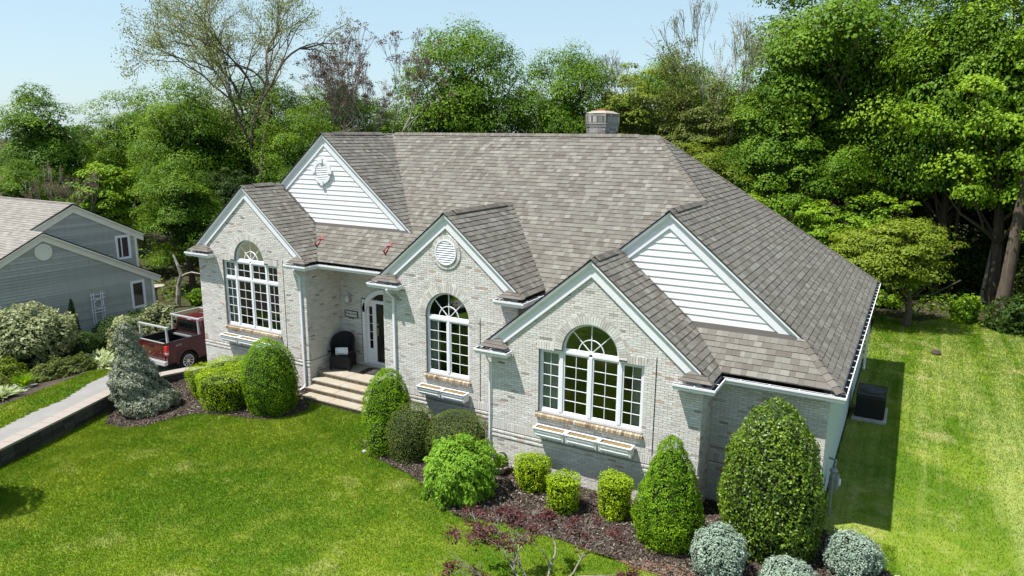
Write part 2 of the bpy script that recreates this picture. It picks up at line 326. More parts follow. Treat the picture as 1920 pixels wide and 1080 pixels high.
# grass blades, denser and finer near the camera
def grass():
    rng = np.random.default_rng(3)
    V = []; 
    def pts(n, x0, x1, y0, y1):
        return rng.uniform(x0, x1, n), rng.uniform(y0, y1, n)
    X = []; Y = []
    for n, b in ((450000, (-13.6, 9.8, -9.5, 1)), (60000, (-9, 13, -13.5, -9.5)), (260000, (8.1, 24, -6, 27)), (50000, (-18, -13, -9, 1))):
        x, y = pts(n, *b); k = m_lawn(x, y)
        X.append(x[k]); Y.append(y[k])
    x = np.concatenate(X); y = np.concatenate(Y); n = len(x); z = H(x, y)-.015
    d = np.hypot(x-CAM.x, y-CAM.y); s = np.clip(d/14, .8, 2.4)
    h = rng.uniform(.03, .06, n)*s**.35; w = rng.uniform(.005, .010, n)*s
    a = rng.uniform(0, 2*np.pi, n); la = rng.uniform(0, 2*np.pi, n); ln = rng.uniform(.2, .8, n)*h
    dx, dy = np.cos(a)*w, np.sin(a)*w
    P = np.stack([np.stack([x-dx, y-dy, z], 1), np.stack([x+dx, y+dy, z], 1), np.stack([x+np.cos(la)*ln, y+np.sin(la)*ln, z+h], 1)], 1).reshape(-1, 3)
    F = np.arange(n*3).reshape(-1, 3)
    sd = m_right(x, y)
    for k, nm, mm, lb in ((~sd, 'grass', 'blade', 'short mown bright green grass of the front lawn'), (sd, 'side_grass', 'blade2', 'pale streaked mown grass of the side lawn')):
        Pk = P.reshape(n, 3, 3)[k].reshape(-1, 3); tag(link(nm, np_mesh(nm, Pk, np.arange(len(Pk)).reshape(-1, 3), rng.random(len(Pk)//3), M[mm])), kind='stuff', label=lb, cat='grass')
    print('grass tris', n)
grass()
# mulch chips
def chips():
    rng = np.random.default_rng(5)
    x = np.concatenate([rng.uniform(-13.6, -7, 26000), rng.uniform(-4.6, 10.4, 60000)]); y = np.concatenate([rng.uniform(-3.5, 1.8, 26000), rng.uniform(-3.4, 1.2, 60000)])
    k = inpoly(x, y, BED_L) | inpoly(x, y, BED_R); x = x[k]; y = y[k]; n = len(x); z = H(x, y)+rng.uniform(.004, .035, n)
    a = rng.uniform(0, np.pi, n); L = rng.uniform(.015, .04, n); w = rng.uniform(.005, .012, n)
    ux, uy = np.cos(a)*L, np.sin(a)*L; vx, vy = -np.sin(a)*w, np.cos(a)*w; t = rng.uniform(-.02, .02, n); t2 = rng.uniform(-.012, .012, n)
    P = np.stack([np.stack([x-ux-vx, y-uy-vy, z-t-t2], 1), np.stack([x+ux-vx, y+uy-vy, z+t-t2], 1), np.stack([x+ux+vx, y+uy+vy, z+t+t2], 1), np.stack([x-ux+vx, y-uy+vy, z-t+t2], 1)], 1).reshape(-1, 3)
    tag(link('mulch_chips', np_mesh('mulch_chips', P, np.arange(n*4).reshape(-1, 4), rng.random(n), M['chip'])), kind='stuff', label='loose dark bark mulch spread over the planting beds', cat='mulch')
chips()
# reddish soil strip along bed edge in front of the conical yew
def soil_patch():
    P = [(4.6,-2.6),(5.3,-2.2),(6.0,-2.1),(6.4,-2.5),(6.9,-3.0),(6.2,-2.97),(5.7,-2.66)]
    sheet('soil_patch', lambda x, y: inpoly(x, y, P), 4.4, 7.2, -3.2, -2, .04, .006, mat('reddish_soil', (.17,.095,.06), rough=.95, noise=[(9,.6,(.09,.06,.045)),(50,.5,(.25,.17,.12),(.55,.7))], bump=(40,1)), kind='structure')
soil_patch()

# retaining wall: dark block face, cap stones
def retaining_wall():
    t = empty('retaining_wall', (-12.6, -4.4, -3.6), label='low dark block retaining wall with tan cap between driveway and front lawn', cat='wall')
    P = [Vector((x, y)) for x, y in WALLP]
    # resample
    Q = [P[0]]; 
    seg = []
    for a, b in zip(P, P[1:]):
        n = max(1, round((b-a).length/.42))
        for i in range(1, n+1): Q.append(a.lerp(b, i/n))
    loc = t.location
    body = MB()
    def nrm(i):
        a = Q[max(0, i-1)]; b = Q[min(len(Q)-1, i+1)]; d = (b-a).normalized(); return Vector((d.y, -d.x))
    for i in range(len(Q)-1):
        a, b = Q[i], Q[i+1]; na, nb = nrm(i), nrm(i+1)
        f = lambda p, n, o, z: (p.x+n.x*o-loc.x, p.y+n.y*o-loc.y, z-loc.z)
        zb = -4.0
        body.hexa([f(a,na,-.3,zb),f(a,na,-.03,zb),f(b,nb,-.03,zb),f(b,nb,-.3,zb),f(a,na,-.3,-3.12),f(a,na,-.03,-3.12),f(b,nb,-.03,-3.12),f(b,nb,-.3,-3.12)], .2)
        mid = (a+b)/2
        cap = MB(); g = .004
        aa = a.lerp(b, .012); bb = a.lerp(b, .988)
        cap.hexa([f(aa,na,-.42,-3.12),f(aa,na,.02,-3.12),f(bb,nb,.02,-3.12),f(bb,nb,-.42,-3.12),f(aa,na,-.42,-3.055),f(aa,na,.02,-3.055),f(bb,nb,.02,-3.055),f(bb,nb,-.42,-3.055)], random.random())
        cap.build('cap_stone', M['capstone'], t)
        if mid.y > -9.5:
            for c in range(3):
                zt = -3.13-c*.17
                sh = .5*(c % 2)
                a2 = a.lerp(b, .02+.0); b2 = a.lerp(b, .98)
                k = MB(); k.hexa([f(a2,na,-.08,zt-.158),f(a2,na,random.uniform(-.008,.006),zt-.158),f(b2,nb,random.uniform(-.008,.006),zt-.158),f(b2,nb,-.08,zt-.158),f(a2,na,-.08,zt),f(a2,na,-.004,zt),f(b2,nb,-.004,zt),f(b2,nb,-.08,zt)], random.random())
                k.build('block', M['darkstone'], t)
    body.build('wall_core', M['darkstone'], t)
retaining_wall()

# ---------------------------------------------------------------- the brick house
XA, XB, XC, XD, W3W, XE = -13.833, -8.402, -4.369, .28, 5.6, 8.153
Y1, Y2, Y3, Y5, YS1, YS2, YR, YB = 1.713, 3.4, .911, .982, 3.465, 1.821, 7.217, 14.989
O, OG, SL, ZL, ZR, XH, XG2 = .349, .126, .8333, 1.121, 5.487, 1.918, -8.943
house = empty('brick_house', (0, 0, 0), label='whitewashed brick house with many steep gables and a brown shingle roof', cat='house')
PIECES = []       # (distance, kind, MB, name, material, parent) candidates for single pieces

def wall_shell(parent, ax, c, depth, xs, zb, ztop, openings, m=None, name='wall', sign=1, rev=None):
    """ax 'y': wall in plane y=c facing -y, thickness going +y. ax 'x': plane x=c facing +x (sign) thickness going the other way."""
    mb = MB(); 
    br = set(xs)
    for o in openings:
        br.add(o['x0']); br.add(o['x1'])
        if 'arc' in o:
            xc, zc, r = o['arc']
            for i in range(25): br.add(xc-r*math.cos(math.pi*i/24))
    br = sorted(b for b in br if xs[0]-1e-6 <= b <= xs[-1]+1e-6)
    br = [b for i, b in enumerate(br) if i == 0 or b-br[i-1] > 1e-4]
    def P(u, z, d): return (u, c+d, z) if ax == 'y' else (c-sign*d, u, z)
    def otop(o, u, side):
        z = o['z1']
        if 'arc' in o:
            xc, zc, r = o['arc']
            if abs(u-xc) <= r+1e-6 and (xc-r-1e-6 <= u+side*1e-5 <= xc+r+1e-6): z = max(z, zc+math.sqrt(max(0, r*r-(u-xc)**2)))
        return z
    def quad(a, b, c_, d): mb.face([a, b, c_, d], .5)
    for a, b in zip(br, br[1:]):
        mid = (a+b)/2; o = next((o for o in openings if o['x0'] < mid < o['x1']), None)
        if not o:
            quad(P(a,zb,0), P(b,zb,0), P(b,ztop(b),0), P(a,ztop(a),0)); continue
        ta, tb = otop(o, a, 1), otop(o, b, -1)
        if o['z0'] > zb: quad(P(a,zb,0), P(b,zb,0), P(b,o['z0'],0), P(a,o['z0'],0))
        quad(P(a,ta,0), P(b,tb,0), P(b,ztop(b),0), P(a,ztop(a),0))
        quad(P(a,ta,0), P(a,ta,depth), P(b,tb,depth), P(b,tb,0))           # head reveal
        quad(P(a,o['z0'],0), P(b,o['z0'],0), P(b,o['z0'],depth), P(a,o['z0'],depth))
        if 'arc' in o:                                                     # jumps beside the arc
            pass
    for o in openings:
        jz = o['z1']
        for u in (o['x0'], o['x1']):
            quad(P(u,o['z0'],0), P(u,jz,0), P(u,jz,depth), P(u,o['z0'],depth))
        if 'arc' in o:
            xc, zc, r = o['arc']
            for u in (xc-r, xc+r):
                if zc > o['z1']: quad(P(u,o['z1'],0), P(u,zc,0), P(u,zc,depth), P(u,o['z1'],depth))
    return mb.build(name, m or M['mortar'], parent)
BL, BH, GAP = .205, .0605, .009
def brick_tone():
    r = random.random()
    if r < .035: return random.uniform(0, .12)
    if r < .20: return random.uniform(.14, .4)
    if r < .982: return random.uniform(.35, .92)
    return random.uniform(.95, 1)
def lay(ax, c, sign, u0, u1, z0, z1, p, t, kind, nm, m, parent, single=True):
    b = MB()
    j = [random.uniform(-.0022, .0022) for _ in range(4)]
    if ax == 'y':
        b.hexa([(u0,c-p,z0),(u1,c-p,z0),(u1,c+.004,z0),(u0,c+.004,z0),(u0,c-p+j[0],z1),(u1,c-p+j[1],z1),(u1,c+.004,z1),(u0,c+.004,z1)], t)
        cen = Vector(((u0+u1)/2, c, (z0+z1)/2))
    else:
        s = sign
        b.hexa([(c-s*.004,u0,z0),(c+s*p,u0,z0),(c+s*p,u1,z0),(c-s*.004,u1,z0),(c-s*.004,u0,z1),(c+s*(p+j[0]),u0,z1),(c+s*(p+j[1]),u1,z1),(c-s*.004,u1,z1)] if s > 0 else
               [(c-s*.004,u1,z0),(c+s*p,u1,z0),(c+s*p,u0,z0),(c-s*.004,u0,z0),(c-s*.004,u1,z1),(c+s*p,u1,z1),(c+s*p,u0,z1),(c-s*.004,u0,z1)], t)
        cen = Vector((c, (u0+u1)/2, (z0+z1)/2))
    PIECES.append([(cen-CAM).length, kind, b, nm, m, parent, cen if single else None])
def subtract(iv, a, b):
    out = []
    for p, q in iv:
        if b <= p or a >= q: out.append((p, q)); continue
        if a > p: out.append((p, a))
        if b < q: out.append((b, q))
    return out
def brick_wall(parent, ax, c, u0, u1, zb, width_at, openings, sign=1, single=True, band=True, soldier_top=None):
    """width_at(z) -> (lo, hi) extent of the wall at height z"""
    z = zb; row = 0
    while True:
        z1 = z+BH-GAP; zm = (z+z1)/2
        lo, hi = width_at(zm)
        if hi-lo < .05: break
        inband = band and -2.245 < zm < -2.005
        iv = [(lo, hi)]
        for o in openings:
            e0, e1 = o['x0'], o['x1']
            if o['z0'] < zm < o['z1']: iv = subtract(iv, e0, e1)
            if 'sill' in o and o['z0']-o['sill'] < zm <= o['z0']: iv = subtract(iv, e0-.05, e1+.05)
            if 'hd' in o and o['z1'] <= zm < o['z1']+.21: iv = subtract(iv, e0-.06, e1+.06)
            if 'arc' in o:
                xc, zc, r = o['arc']; rr = r+o.get('ring', .27)
                if zm > zc and zm < zc+rr:
                    d = math.sqrt(rr*rr-(zm-zc)**2); iv = subtract(iv, xc-d, xc+d)
                if o.get('circle') and zc-rr < zm <= zc:
                    d = math.sqrt(rr*rr-(zm-zc)**2); iv = subtract(iv, xc-d, xc+d)
                if not o.get('circle') and o['z1'] < zm <= zc: iv = subtract(iv, xc-r, xc+r)
        if not inband:
            p = .007
            if band and (-2.43 < zm < -2.37 or -2.31 < zm < -2.25): p = .024
            for a, b in iv:
                off = (row % 2)*BL*.5
                k = math.floor((a-u0-off)/BL)
                while True:
                    s = u0+off+k*BL; e = s+BL-GAP
                    if s >= b: break
                    s2, e2 = max(s, a), min(e, b)
                    if e2-s2 > .03: lay(ax, c, sign, s2, e2, z, z1, p+random.uniform(-.0015, .002), brick_tone(), 'brick', 'brick', M['brick'], parent, single)
                    k += 1
        z += BH; row += 1
    if band:
        lo, hi = width_at(-2.1); n = int((hi-lo)/BH)
        for i in range(n):
            s = lo+(hi-lo)*i/n
            lay(ax, c, sign, s, s+(hi-lo)/n-GAP, -2.24, -2.015, .010, brick_tone(), 'brick', 'brick', M['brick'], parent, single)
def ring(parent, c, xc, zc, r0, r1, a0, a1, n, m=None, p=.014, nm='arch_brick'):
    for i in range(n):
        t0 = a0+(a1-a0)*i/n; t1 = a0+(a1-a0)*(i+1)/n; g = GAP/(r0+r1)
        b = MB(); pts = []
        for (rr, tt) in ((r0, t0+g), (r1, t0+g), (r1, t1-g), (r0, t1-g)):
            pts.append((xc+rr*math.cos(tt), c+.004, zc+rr*math.sin(tt)))
        b.prism(pts[::-1] if False else pts, (0, -(p+.004)-random.uniform(0, .003), 0), random.random())
        b.build(nm, m or M['arch_brick'], parent)
def soldiers(parent, c, x0, x1, z0, z1, m, p, nm, deep=.004, slope=0):
    n = max(1, round((x1-x0)/.068))
    for i in range(n):
        a = x0+(x1-x0)*i/n+GAP/2; b_ = x0+(x1-x0)*(i+1)/n-GAP/2; b = MB(); q = random.uniform(0, .004)
        b.hexa([(a,c-p-q,z0),(b_,c-p-q,z0),(b_,c+deep,z0),(a,c+deep,z0),(a,c-p-q,z1-slope),(b_,c-p-q,z1-slope),(b_,c+deep,z1),(a,c+deep,z1)], random.random())
        b.build(nm, m, parent)

def gable_top(u0, u1, zc, off=-.02):
    mid = (u0+u1)/2; za = zc+SL*((u1-u0)/2+O)+off
    return lambda u: za - SL*abs(u-mid)
ZF = -3.5
op3 = dict(x0=1.40, x1=4.20, z0=-1.50, z1=.19, arc=(2.8, .25, .755), sill=.13, hd=1)
op2 = dict(x0=-2.80, x1=-1.29, z0=-1.45, z1=.30, arc=(-2.045, .30, .755), sill=.13)
op1 = dict(x0=-12.52, x1=-9.72, z0=-1.50, z1=.94, arc=(-11.117, 1.0, .755), sill=.13, hd=1)
vent3 = dict(x0=-2.045-.36, x1=-2.045+.36, z0=2.23, z1=2.23, arc=(-2.045, 2.23, .36), circle=True, ring=.13)
opD = dict(x0=-7.40, x1=-5.35, z0=-2.60, z1=-.20, arc=(-6.375, -.62, 1.10))
def gwidth(u0, u1, zc, trim=.28):
    mid = (u0+u1)/2; za = zc+SL*((u1-u0)/2+O)-trim*1.3
    return lambda z: (max(u0, mid-(za-z)/SL), min(u1, mid+(za-z)/SL)) if z < za else (0, 0)
w3 = wall_shell(house, 'y', 0, .16, [0, 2.8, W3W], ZF, gable_top(0, W3W, 0), [op3])
brick_wall(w3, 'y', 0, 0, W3W, -3.42, gwidth(0, W3W, 0), [op3])
w2 = wall_shell(house, 'y', Y3, .16, [XC, -2.045, XD], ZF, gable_top(XC, XD, ZL), [op2])
brick_wall(w2, 'y', Y3, XC, XD, -3.42, gwidth(XC, XD, ZL), [op2, vent3])
w1 = wall_shell(house, 'y', Y1, .16, [XA, -11.117, XB], -3.9, gable_top(XA, XB, ZL), [op1])
brick_wall(w1, 'y', Y1, XA, XB, -3.42, gwidth(XA, XB, ZL), [op1])
flat = lambda a, b, zt: (lambda z: (a, b) if z < zt else (0, 0))
w4 = wall_shell(house, 'y', Y5, .16, [W3W, XE], ZF, lambda u: -.14, [])
brick_wall(w4, 'y', Y5, W3W, XE, -3.42, flat(W3W+.008, XE, -.15), [])
wp = wall_shell(house, 'y', Y2, .16, [XB, XC], ZF, lambda u: 1.6, [dict(x0=-7.40, x1=-5.35, z0=-2.60, z1=-.20, arc=(-6.375, -.86, 1.02))])
brick_wall(wp, 'y', Y2, XB, XC, -2.75, flat(XB+.008, XC, 1.0), [dict(x0=-7.46, x1=-5.29, z0=-2.60, z1=-.20, arc=(-6.375, -.86, 1.07), ring=0)], band=False)
ws = wall_shell(house, 'x', XB, .16, [Y1, Y2], ZF, lambda u: 1.1, [])
brick_wall(ws, 'x', XB, Y1, Y2, -3.42, flat(Y1, Y2, 1.0), [], sign=1)
w3r = wall_shell(house, 'x', W3W, .16, [0, Y5], ZF, lambda u: -.12, [])
brick_wall(w3r, 'x', W3W, 0, Y5, -3.42, flat(0, Y5, -.15), [], sign=1)
w2r = wall_shell(house, 'x', XD, .16, [Y3, 2.1], ZF, lambda u: 1.0, [])
brick_wall(w2r, 'x', XD, Y3, 2.0, -.6, flat(Y3, 1.95, .97), [], sign=1, band=False)
w2l = wall_shell(house, 'x', XC, .16, [Y3, Y2], ZF, lambda u: 1.1, [], sign=-1)
brick_wall(w2l, 'x', XC, Y3, Y2, -3.42, flat(Y3, Y2, 1.0), [], sign=-1, single=False)
w3l = wall_shell(house, 'x', 0, .16, [0, Y3+.16], ZF, lambda u: -.12, [], sign=-1)
brick_wall(w3l, 'x', 0, 0, Y3, -3.42, flat(0, Y3, -.15), [], sign=-1, single=False)
# right side wall: pale lapped siding, back wall, left wall
def plain_wall(pts, name, m, thick):
    b = MB(); b.prism(pts, thick); return b.build(name, m, house)
plain_wall([(XE-.01,Y5+.17,-3.5),(XE-.01,14.6,-3.5),(XE-.01,14.6,-.13),(XE-.01,Y5+.17,-.13)], 'side_wall', M['greysiding'], (-.15,0,0))
b = MB(); z = -3.0
sw = None
for i in range(18):
    z0 = -3.05+i*.16
    q = MB(); q.hexa([(XE-.01,Y5+.01,z0),(XE+.016,Y5+.01,z0),(XE+.016,14.6,z0),(XE-.01,14.6,z0),(XE-.01,Y5+.01,z0+.158),(XE-.004,Y5+.01,z0+.158),(XE-.004,14.6,z0+.158),(XE-.01,14.6,z0+.158)], .5)
    q.build('siding_plank', M['greysiding'], house)
plain_wall([(XA,14.6,-3.9),(XE-.16,14.6,-3.9),(XE-.16,14.6,-.13),(XA,14.6,.9)], 'back_wall', M['greysiding'], (0,-.15,0))
plain_wall([(XA,Y1+.17,-3.9),(XA,14.4,-3.9),(XA,14.4,1.0),(XA,Y1+.17,1.0)], 'side_wall', M['mortar'], (.15,0,0))
# inner ceiling, floor and room backs so that the windows show dim rooms
b = MB(); b.box(XA+.2, XC-.1, Y2+.2, 14.4, -1.62-.9, -1.6-.9)
b.box(XA+.2, XB-.2, Y1+.2, Y2+.2, -2.52, -2.5); b.box(XC+.2, 8, 1.1, 14.4, -2.52, -2.5); b.box(.2, 5.4, .2, 1.1, -2.52, -2.5)
b.build('interior_floor', M['floorin'], house)
b = MB(); b.box(XA+.2, XB-.2, 6.4, 6.5, -2.5, 3); b.box(XC+.2, XE-.2, 5.9, 6, -2.5, .3); b.box(XD-.05, XD, 1.2, 5.9, -2.5, .3); b.box(XB+.1,XB+.2,Y2+.3,6.4,-2.5,1.1); b.box(XC-.1,XC,Y2+.2,6.4,-2.5,1.1)
b.box(XB+.2, XC-.1, 6.3, 6.4, -2.5, 1.2); b.box(XB+.2, XC-.1, Y2+.2, 6.3, 1.15, 1.2)
b.build('interior_wall', M['room'], house)

# arch rings, heads, sills
ring(w3, 0, 2.8, .25, .758, .758+.205, .0, math.pi, 40)
ring(w3, 0, 2.8, .25, .968, 1.045, .0, math.pi, 18, p=.010)
for a, b_ in ((1.34, 1.84), (3.77, 4.26)): soldiers(w3, 0, a, b_, .195, .40, M['arch_brick'], .012, 'head_brick')
soldiers(w3, 0, 1.35, 4.25, -1.63, -1.51, M['tan_brick'], .075, 'sill_brick', deep=.16, slope=.04)
ring(w2, Y3, -2.045, .30, .758, .963, 0, math.pi, 40)
ring(w2, Y3, -2.045, .30, .968, 1.045, 0, math.pi, 18, p=.010)
ring(w2, Y3, -2.045, 2.23, .362, .49, 0, 2*math.pi, 34, p=.03)
soldiers(w2, Y3, -2.86, -1.22, -1.58, -1.46, M['tan_brick'], .075, 'sill_brick', deep=.16, slope=.04)
ring(w1, Y1, -11.117, 1.0, .758, .963, 0, math.pi, 40)
ring(w1, Y1, -11.117, 1.0, .968, 1.045, 0, math.pi, 18, p=.010)
for a, b_ in ((-12.58, -12.08), (-10.15, -9.66)): soldiers(w1, Y1, a, b_, .945, 1.15, M['arch_brick'], .012, 'head_brick')
soldiers(w1, Y1, -12.57, -9.67, -1.63, -1.51, M['tan_brick'], .075, 'sill_brick', deep=.16, slope=.04)
# dark expansion joints
for x, y, z0, z1, w in ((4.49, 0, -2.0, .45, w3), (-.92, Y3, -2.0, .45, w2), (-9.43, Y1, -2.0, 1.2, w1)):
    b = MB(); b.box(x-.009, x+.009, y-.014, y-.002, z0, z1); b.build('expansion_joint', M['black'], w)

# ---- windows
def grid_window(root, x0, x1, z0, z1, yc, nx, nz, fr=.042, sash=.035):
    """one sash: frame, muntins, panes"""
    f = MB(); f.box(x0, x1, yc, yc+.05, z0, z0+fr); f.box(x0, x1, yc, yc+.05, z1-fr, z1)
    f.box(x0, x0+fr, yc+.002, yc+.048, z0+fr, z1-fr); f.box(x1-fr, x1, yc+.002, yc+.048, z0+fr, z1-fr)
    f.build('sash', M['white'], root, bevel=.004)
    a0, a1, c0, c1 = x0+fr, x1-fr, z0+fr, z1-fr
    m = MB(); hw = .0068
    for i in range(1, nx): x = a0+(a1-a0)*i/nx; m.box(x-hw, x+hw, yc+.008, yc+.04, c0, c1)
    for k in range(1, nz):
        z = c0+(c1-c0)*k/nz
        for i in range(nx):
            l = a0+(a1-a0)*i/nx+(hw if i else 0); r = a0+(a1-a0)*(i+1)/nx-(hw if i < nx-1 else 0); m.box(l, r, yc+.009, yc+.039, z-hw, z+hw)
    if nx > 1 or nz > 1: m.build('muntins', M['white'], root)
    for i in range(nx):
        for k in range(nz):
            p = MB(); l = a0+(a1-a0)*i/nx+hw*.5; r = a0+(a1-a0)*(i+1)/nx-hw*.5; bz = c0+(c1-c0)*k/nz+hw*.5; t = c0+(c1-c0)*(k+1)/nz-hw*.5
            p.face([(l,yc+.025,bz),(r,yc+.025,bz),(r,yc+.025,t),(l,yc+.025,t)]); p.build('pane', M['glass'], root)
def fan(root, xc, zc, r, yc, spokes=4, inner=.45):
    n = 32
    def arcband(r0, r1, y0, y1):
        m = MB()
        for i in range(n):
            t0, t1 = math.pi*i/n, math.pi*(i+1)/n
            m.hexa([(xc+r0*math.cos(t0),y0,zc+r0*math.sin(t0)),(xc+r1*math.cos(t0),y0,zc+r1*math.sin(t0)),(xc+r1*math.cos(t1),y0,zc+r1*math.sin(t1)),(xc+r0*math.cos(t1),y0,zc+r0*math.sin(t1)),
                    (xc+r0*math.cos(t0),y1,zc+r0*math.sin(t0)),(xc+r1*math.cos(t0),y1,zc+r1*math.sin(t0)),(xc+r1*math.cos(t1),y1,zc+r1*math.sin(t1)),(xc+r0*math.cos(t1),y1,zc+r0*math.sin(t1))])
        return m
    f = arcband(r-.055, r, yc+.05, yc); f.box(xc-r, xc+r, yc-.004, yc+.05, zc-.03, zc+.03); f.build('arch_frame', M['white'], root)
    m = arcband(r*inner-.011, r*inner+.011, yc+.04, yc+.01)
    m2 = arcband(.03, .06, yc+.04, yc+.01); n0 = len(m.v); m.v += m2.v; m.f += [tuple(n0+i for i in q) for q in m2.f]; m.t += m2.t; m.m += m2.m
    for k in range(1, spokes):
        t = math.pi*k/spokes; d = Vector((math.cos(t), 0, math.sin(t))); q = Vector((-math.sin(t), 0, math.cos(t)))*.0105; c = Vector((xc, yc+.012, zc))
        a = c+d*.06; e = c+d*(r-.055)
        m.hexa([a-q, e-q, e+q, a+q]+[v+Vector((0,.025,0)) for v in (a-q, e-q, e+q, a+q)])
    m.build('fan_muntins', M['white'], root)
    for k in range(spokes):
        for r0, r1 in ((.05, r*inner), (r*inner+.008, r-.05)):
            p = MB(); t0, t1 = math.pi*k/spokes+.01, math.pi*(k+1)/spokes-.01; N_ = 6
            pts = [(xc+r0*math.cos(t0+(t1-t0)*i/N_), yc+.025, zc+r0*math.sin(t0+(t1-t0)*i/N_)) for i in range(N_+1)] + [(xc+r1*math.cos(t1-(t1-t0)*i/N_), yc+.025, zc+r1*math.sin(t1-(t1-t0)*i/N_)) for i in range(N_+1)]
            p.face(pts); p.build('pane', M['glass'], root)
def post(root, x0, x1, z0, z1, y0, y1, nm='mullion'):
    b = MB(); b.box(x0, x1, y0, y1, z0, z1); return b.build(nm, M['white'], root, bevel=.006)
def window3():
    y = .075; r = MB(); x0, x1, z0, z1 = 1.41, 4.19, -1.495, .185
    r.box(x0, x1, y-.01, y+.07, z0, z0+.06); r.box(x0, x0+.04, y-.01, y+.07, z0+.06, z1); r.box(x1-.04, x1, y-.01, y+.07, z0+.06, z1); r.box(x0+.04, 2.02, y-.01, y+.07, z1-.04, z1); r.box(3.58, x1-.04, y-.01, y+.07, z1-.04, z1)
    root = r.build('window', M['white'], house)
    post(root, 1.97, 2.06, z0+.06, .22, y-.02, y+.07); post(root, 3.54, 3.63, z0+.06, .22, y-.02, y+.07); post(root, 2.755, 2.845, z0+.06, .155, y-.02, y+.07)
    post(root, 2.06, 2.755, .155, .22, y-.02, y+.07, 'head_rail'); post(root, 2.845, 3.54, .155, .22, y-.02, y+.07, 'head_rail')
    grid_window(root, 1.45, 1.97, z0+.06, z1-.04, y, 2, 5); grid_window(root, 3.63, 4.15, z0+.06, z1-.04, y, 2, 5)
    grid_window(root, 2.06, 2.755, z0+.06, .155, y, 2, 5); grid_window(root, 2.845, 3.54, z0+.06, .155, y, 2, 5)
    fan(root, 2.8, .25, .75, y)
def window2():
    y = Y3+.075; xc = -2.045; r = MB(); x0, x1, z0 = xc-.745, xc+.745, -1.445
    r.box(x0, x1, y-.01, y+.07, z0, z0+.06); r.box(x0, x0+.04, y-.01, y+.07, z0+.06, .30); r.box(x1-.04, x1, y-.01, y+.07, z0+.06, .30)
    root = r.build('window', M['white'], house)
    post(root, xc-.04, xc+.04, z0+.06, .2, y-.02, y+.07); post(root, x0+.04, x1-.04, .2, .272, y-.02, y+.07, 'head_rail')
    grid_window(root, x0+.04, xc-.04, z0+.06, .2, y, 2, 5); grid_window(root, xc+.04, x1-.04, z0+.06, .2, y, 2, 5)
    fan(root, xc, .30, .75, y)
def window1():
    y = Y1+.075; xc = -11.117; r = MB(); x0, x1, z0, z1 = -12.51, -9.73, -1.495, .935
    r.box(x0, x1, y-.01, y+.07, z0, z0+.06); r.box(x0, x0+.04, y-.01, y+.07, z0+.06, z1); r.box(x1-.04, x1, y-.01, y+.07, z0+.06, z1); r.box(x0+.04, xc-.78, y-.01, y+.07, z1-.04, z1); r.box(xc+.78, x1-.04, y-.01, y+.07, z1-.04, z1)
    root = r.build('window', M['white'], house)
    for x in (xc-.785, xc, xc+.785): post(root, x-.042, x+.042, z0+.06, .93, y-.02, y+.07)
    e = [x0+.04, xc-.827, xc-.743, xc-.042, xc+.042, xc+.743, xc+.827, x1-.04]
    for k in range(4):
        a, b_ = e[2*k], e[2*k+1]; post(root, a, b_, .245, .325, y-.018, y+.068, 'transom_rail')
        grid_window(root, a, b_, z0+.06, .245, y, 2, 5); grid_window(root, a, b_, .325, .895, y, 2, 2)
    post(root, e[2], e[3], .90, .965, y-.02, y+.07, 'head_rail'); post(root, e[4], e[5], .90, .965, y-.02, y+.07, 'head_rail')
    fan(root, xc, 1.0, .75, y)
window3(); window2(); window1()
def curtain(x0, x1, z0, z1, y, label):
    y -= .07; m = MB(); n = 40
    P = [(x0+(x1-x0)*i/n, y+.03*math.sin(i*1.35)) for i in range(n+1)]
    for a, b_ in zip(P, P[1:]): m.face([(a[0],a[1],z0),(b_[0],b_[1],z0),(b_[0],b_[1],z1),(a[0],a[1],z1)])
    o = m.build('curtain', M['curtain'], None, smooth=True); tag(o, label, 'curtain', 'curtains behind the front windows')
curtain(1.42, 2.0, -1.6, .3, .27, 'pale sheer curtain behind left side light of the lower right gable window')
curtain(3.88, 4.2, -1.6, .3, .27, 'pale sheer curtain behind right edge of the lower right gable window')
curtain(-2.8, -2.42, -1.55, .25, Y3+.27, 'pale sheer curtain behind left casement of the middle gable window')
curtain(-12.5, -12.05, -1.6, .9, Y1+.27, 'pale sheer curtain at left edge of the tall left gable window')

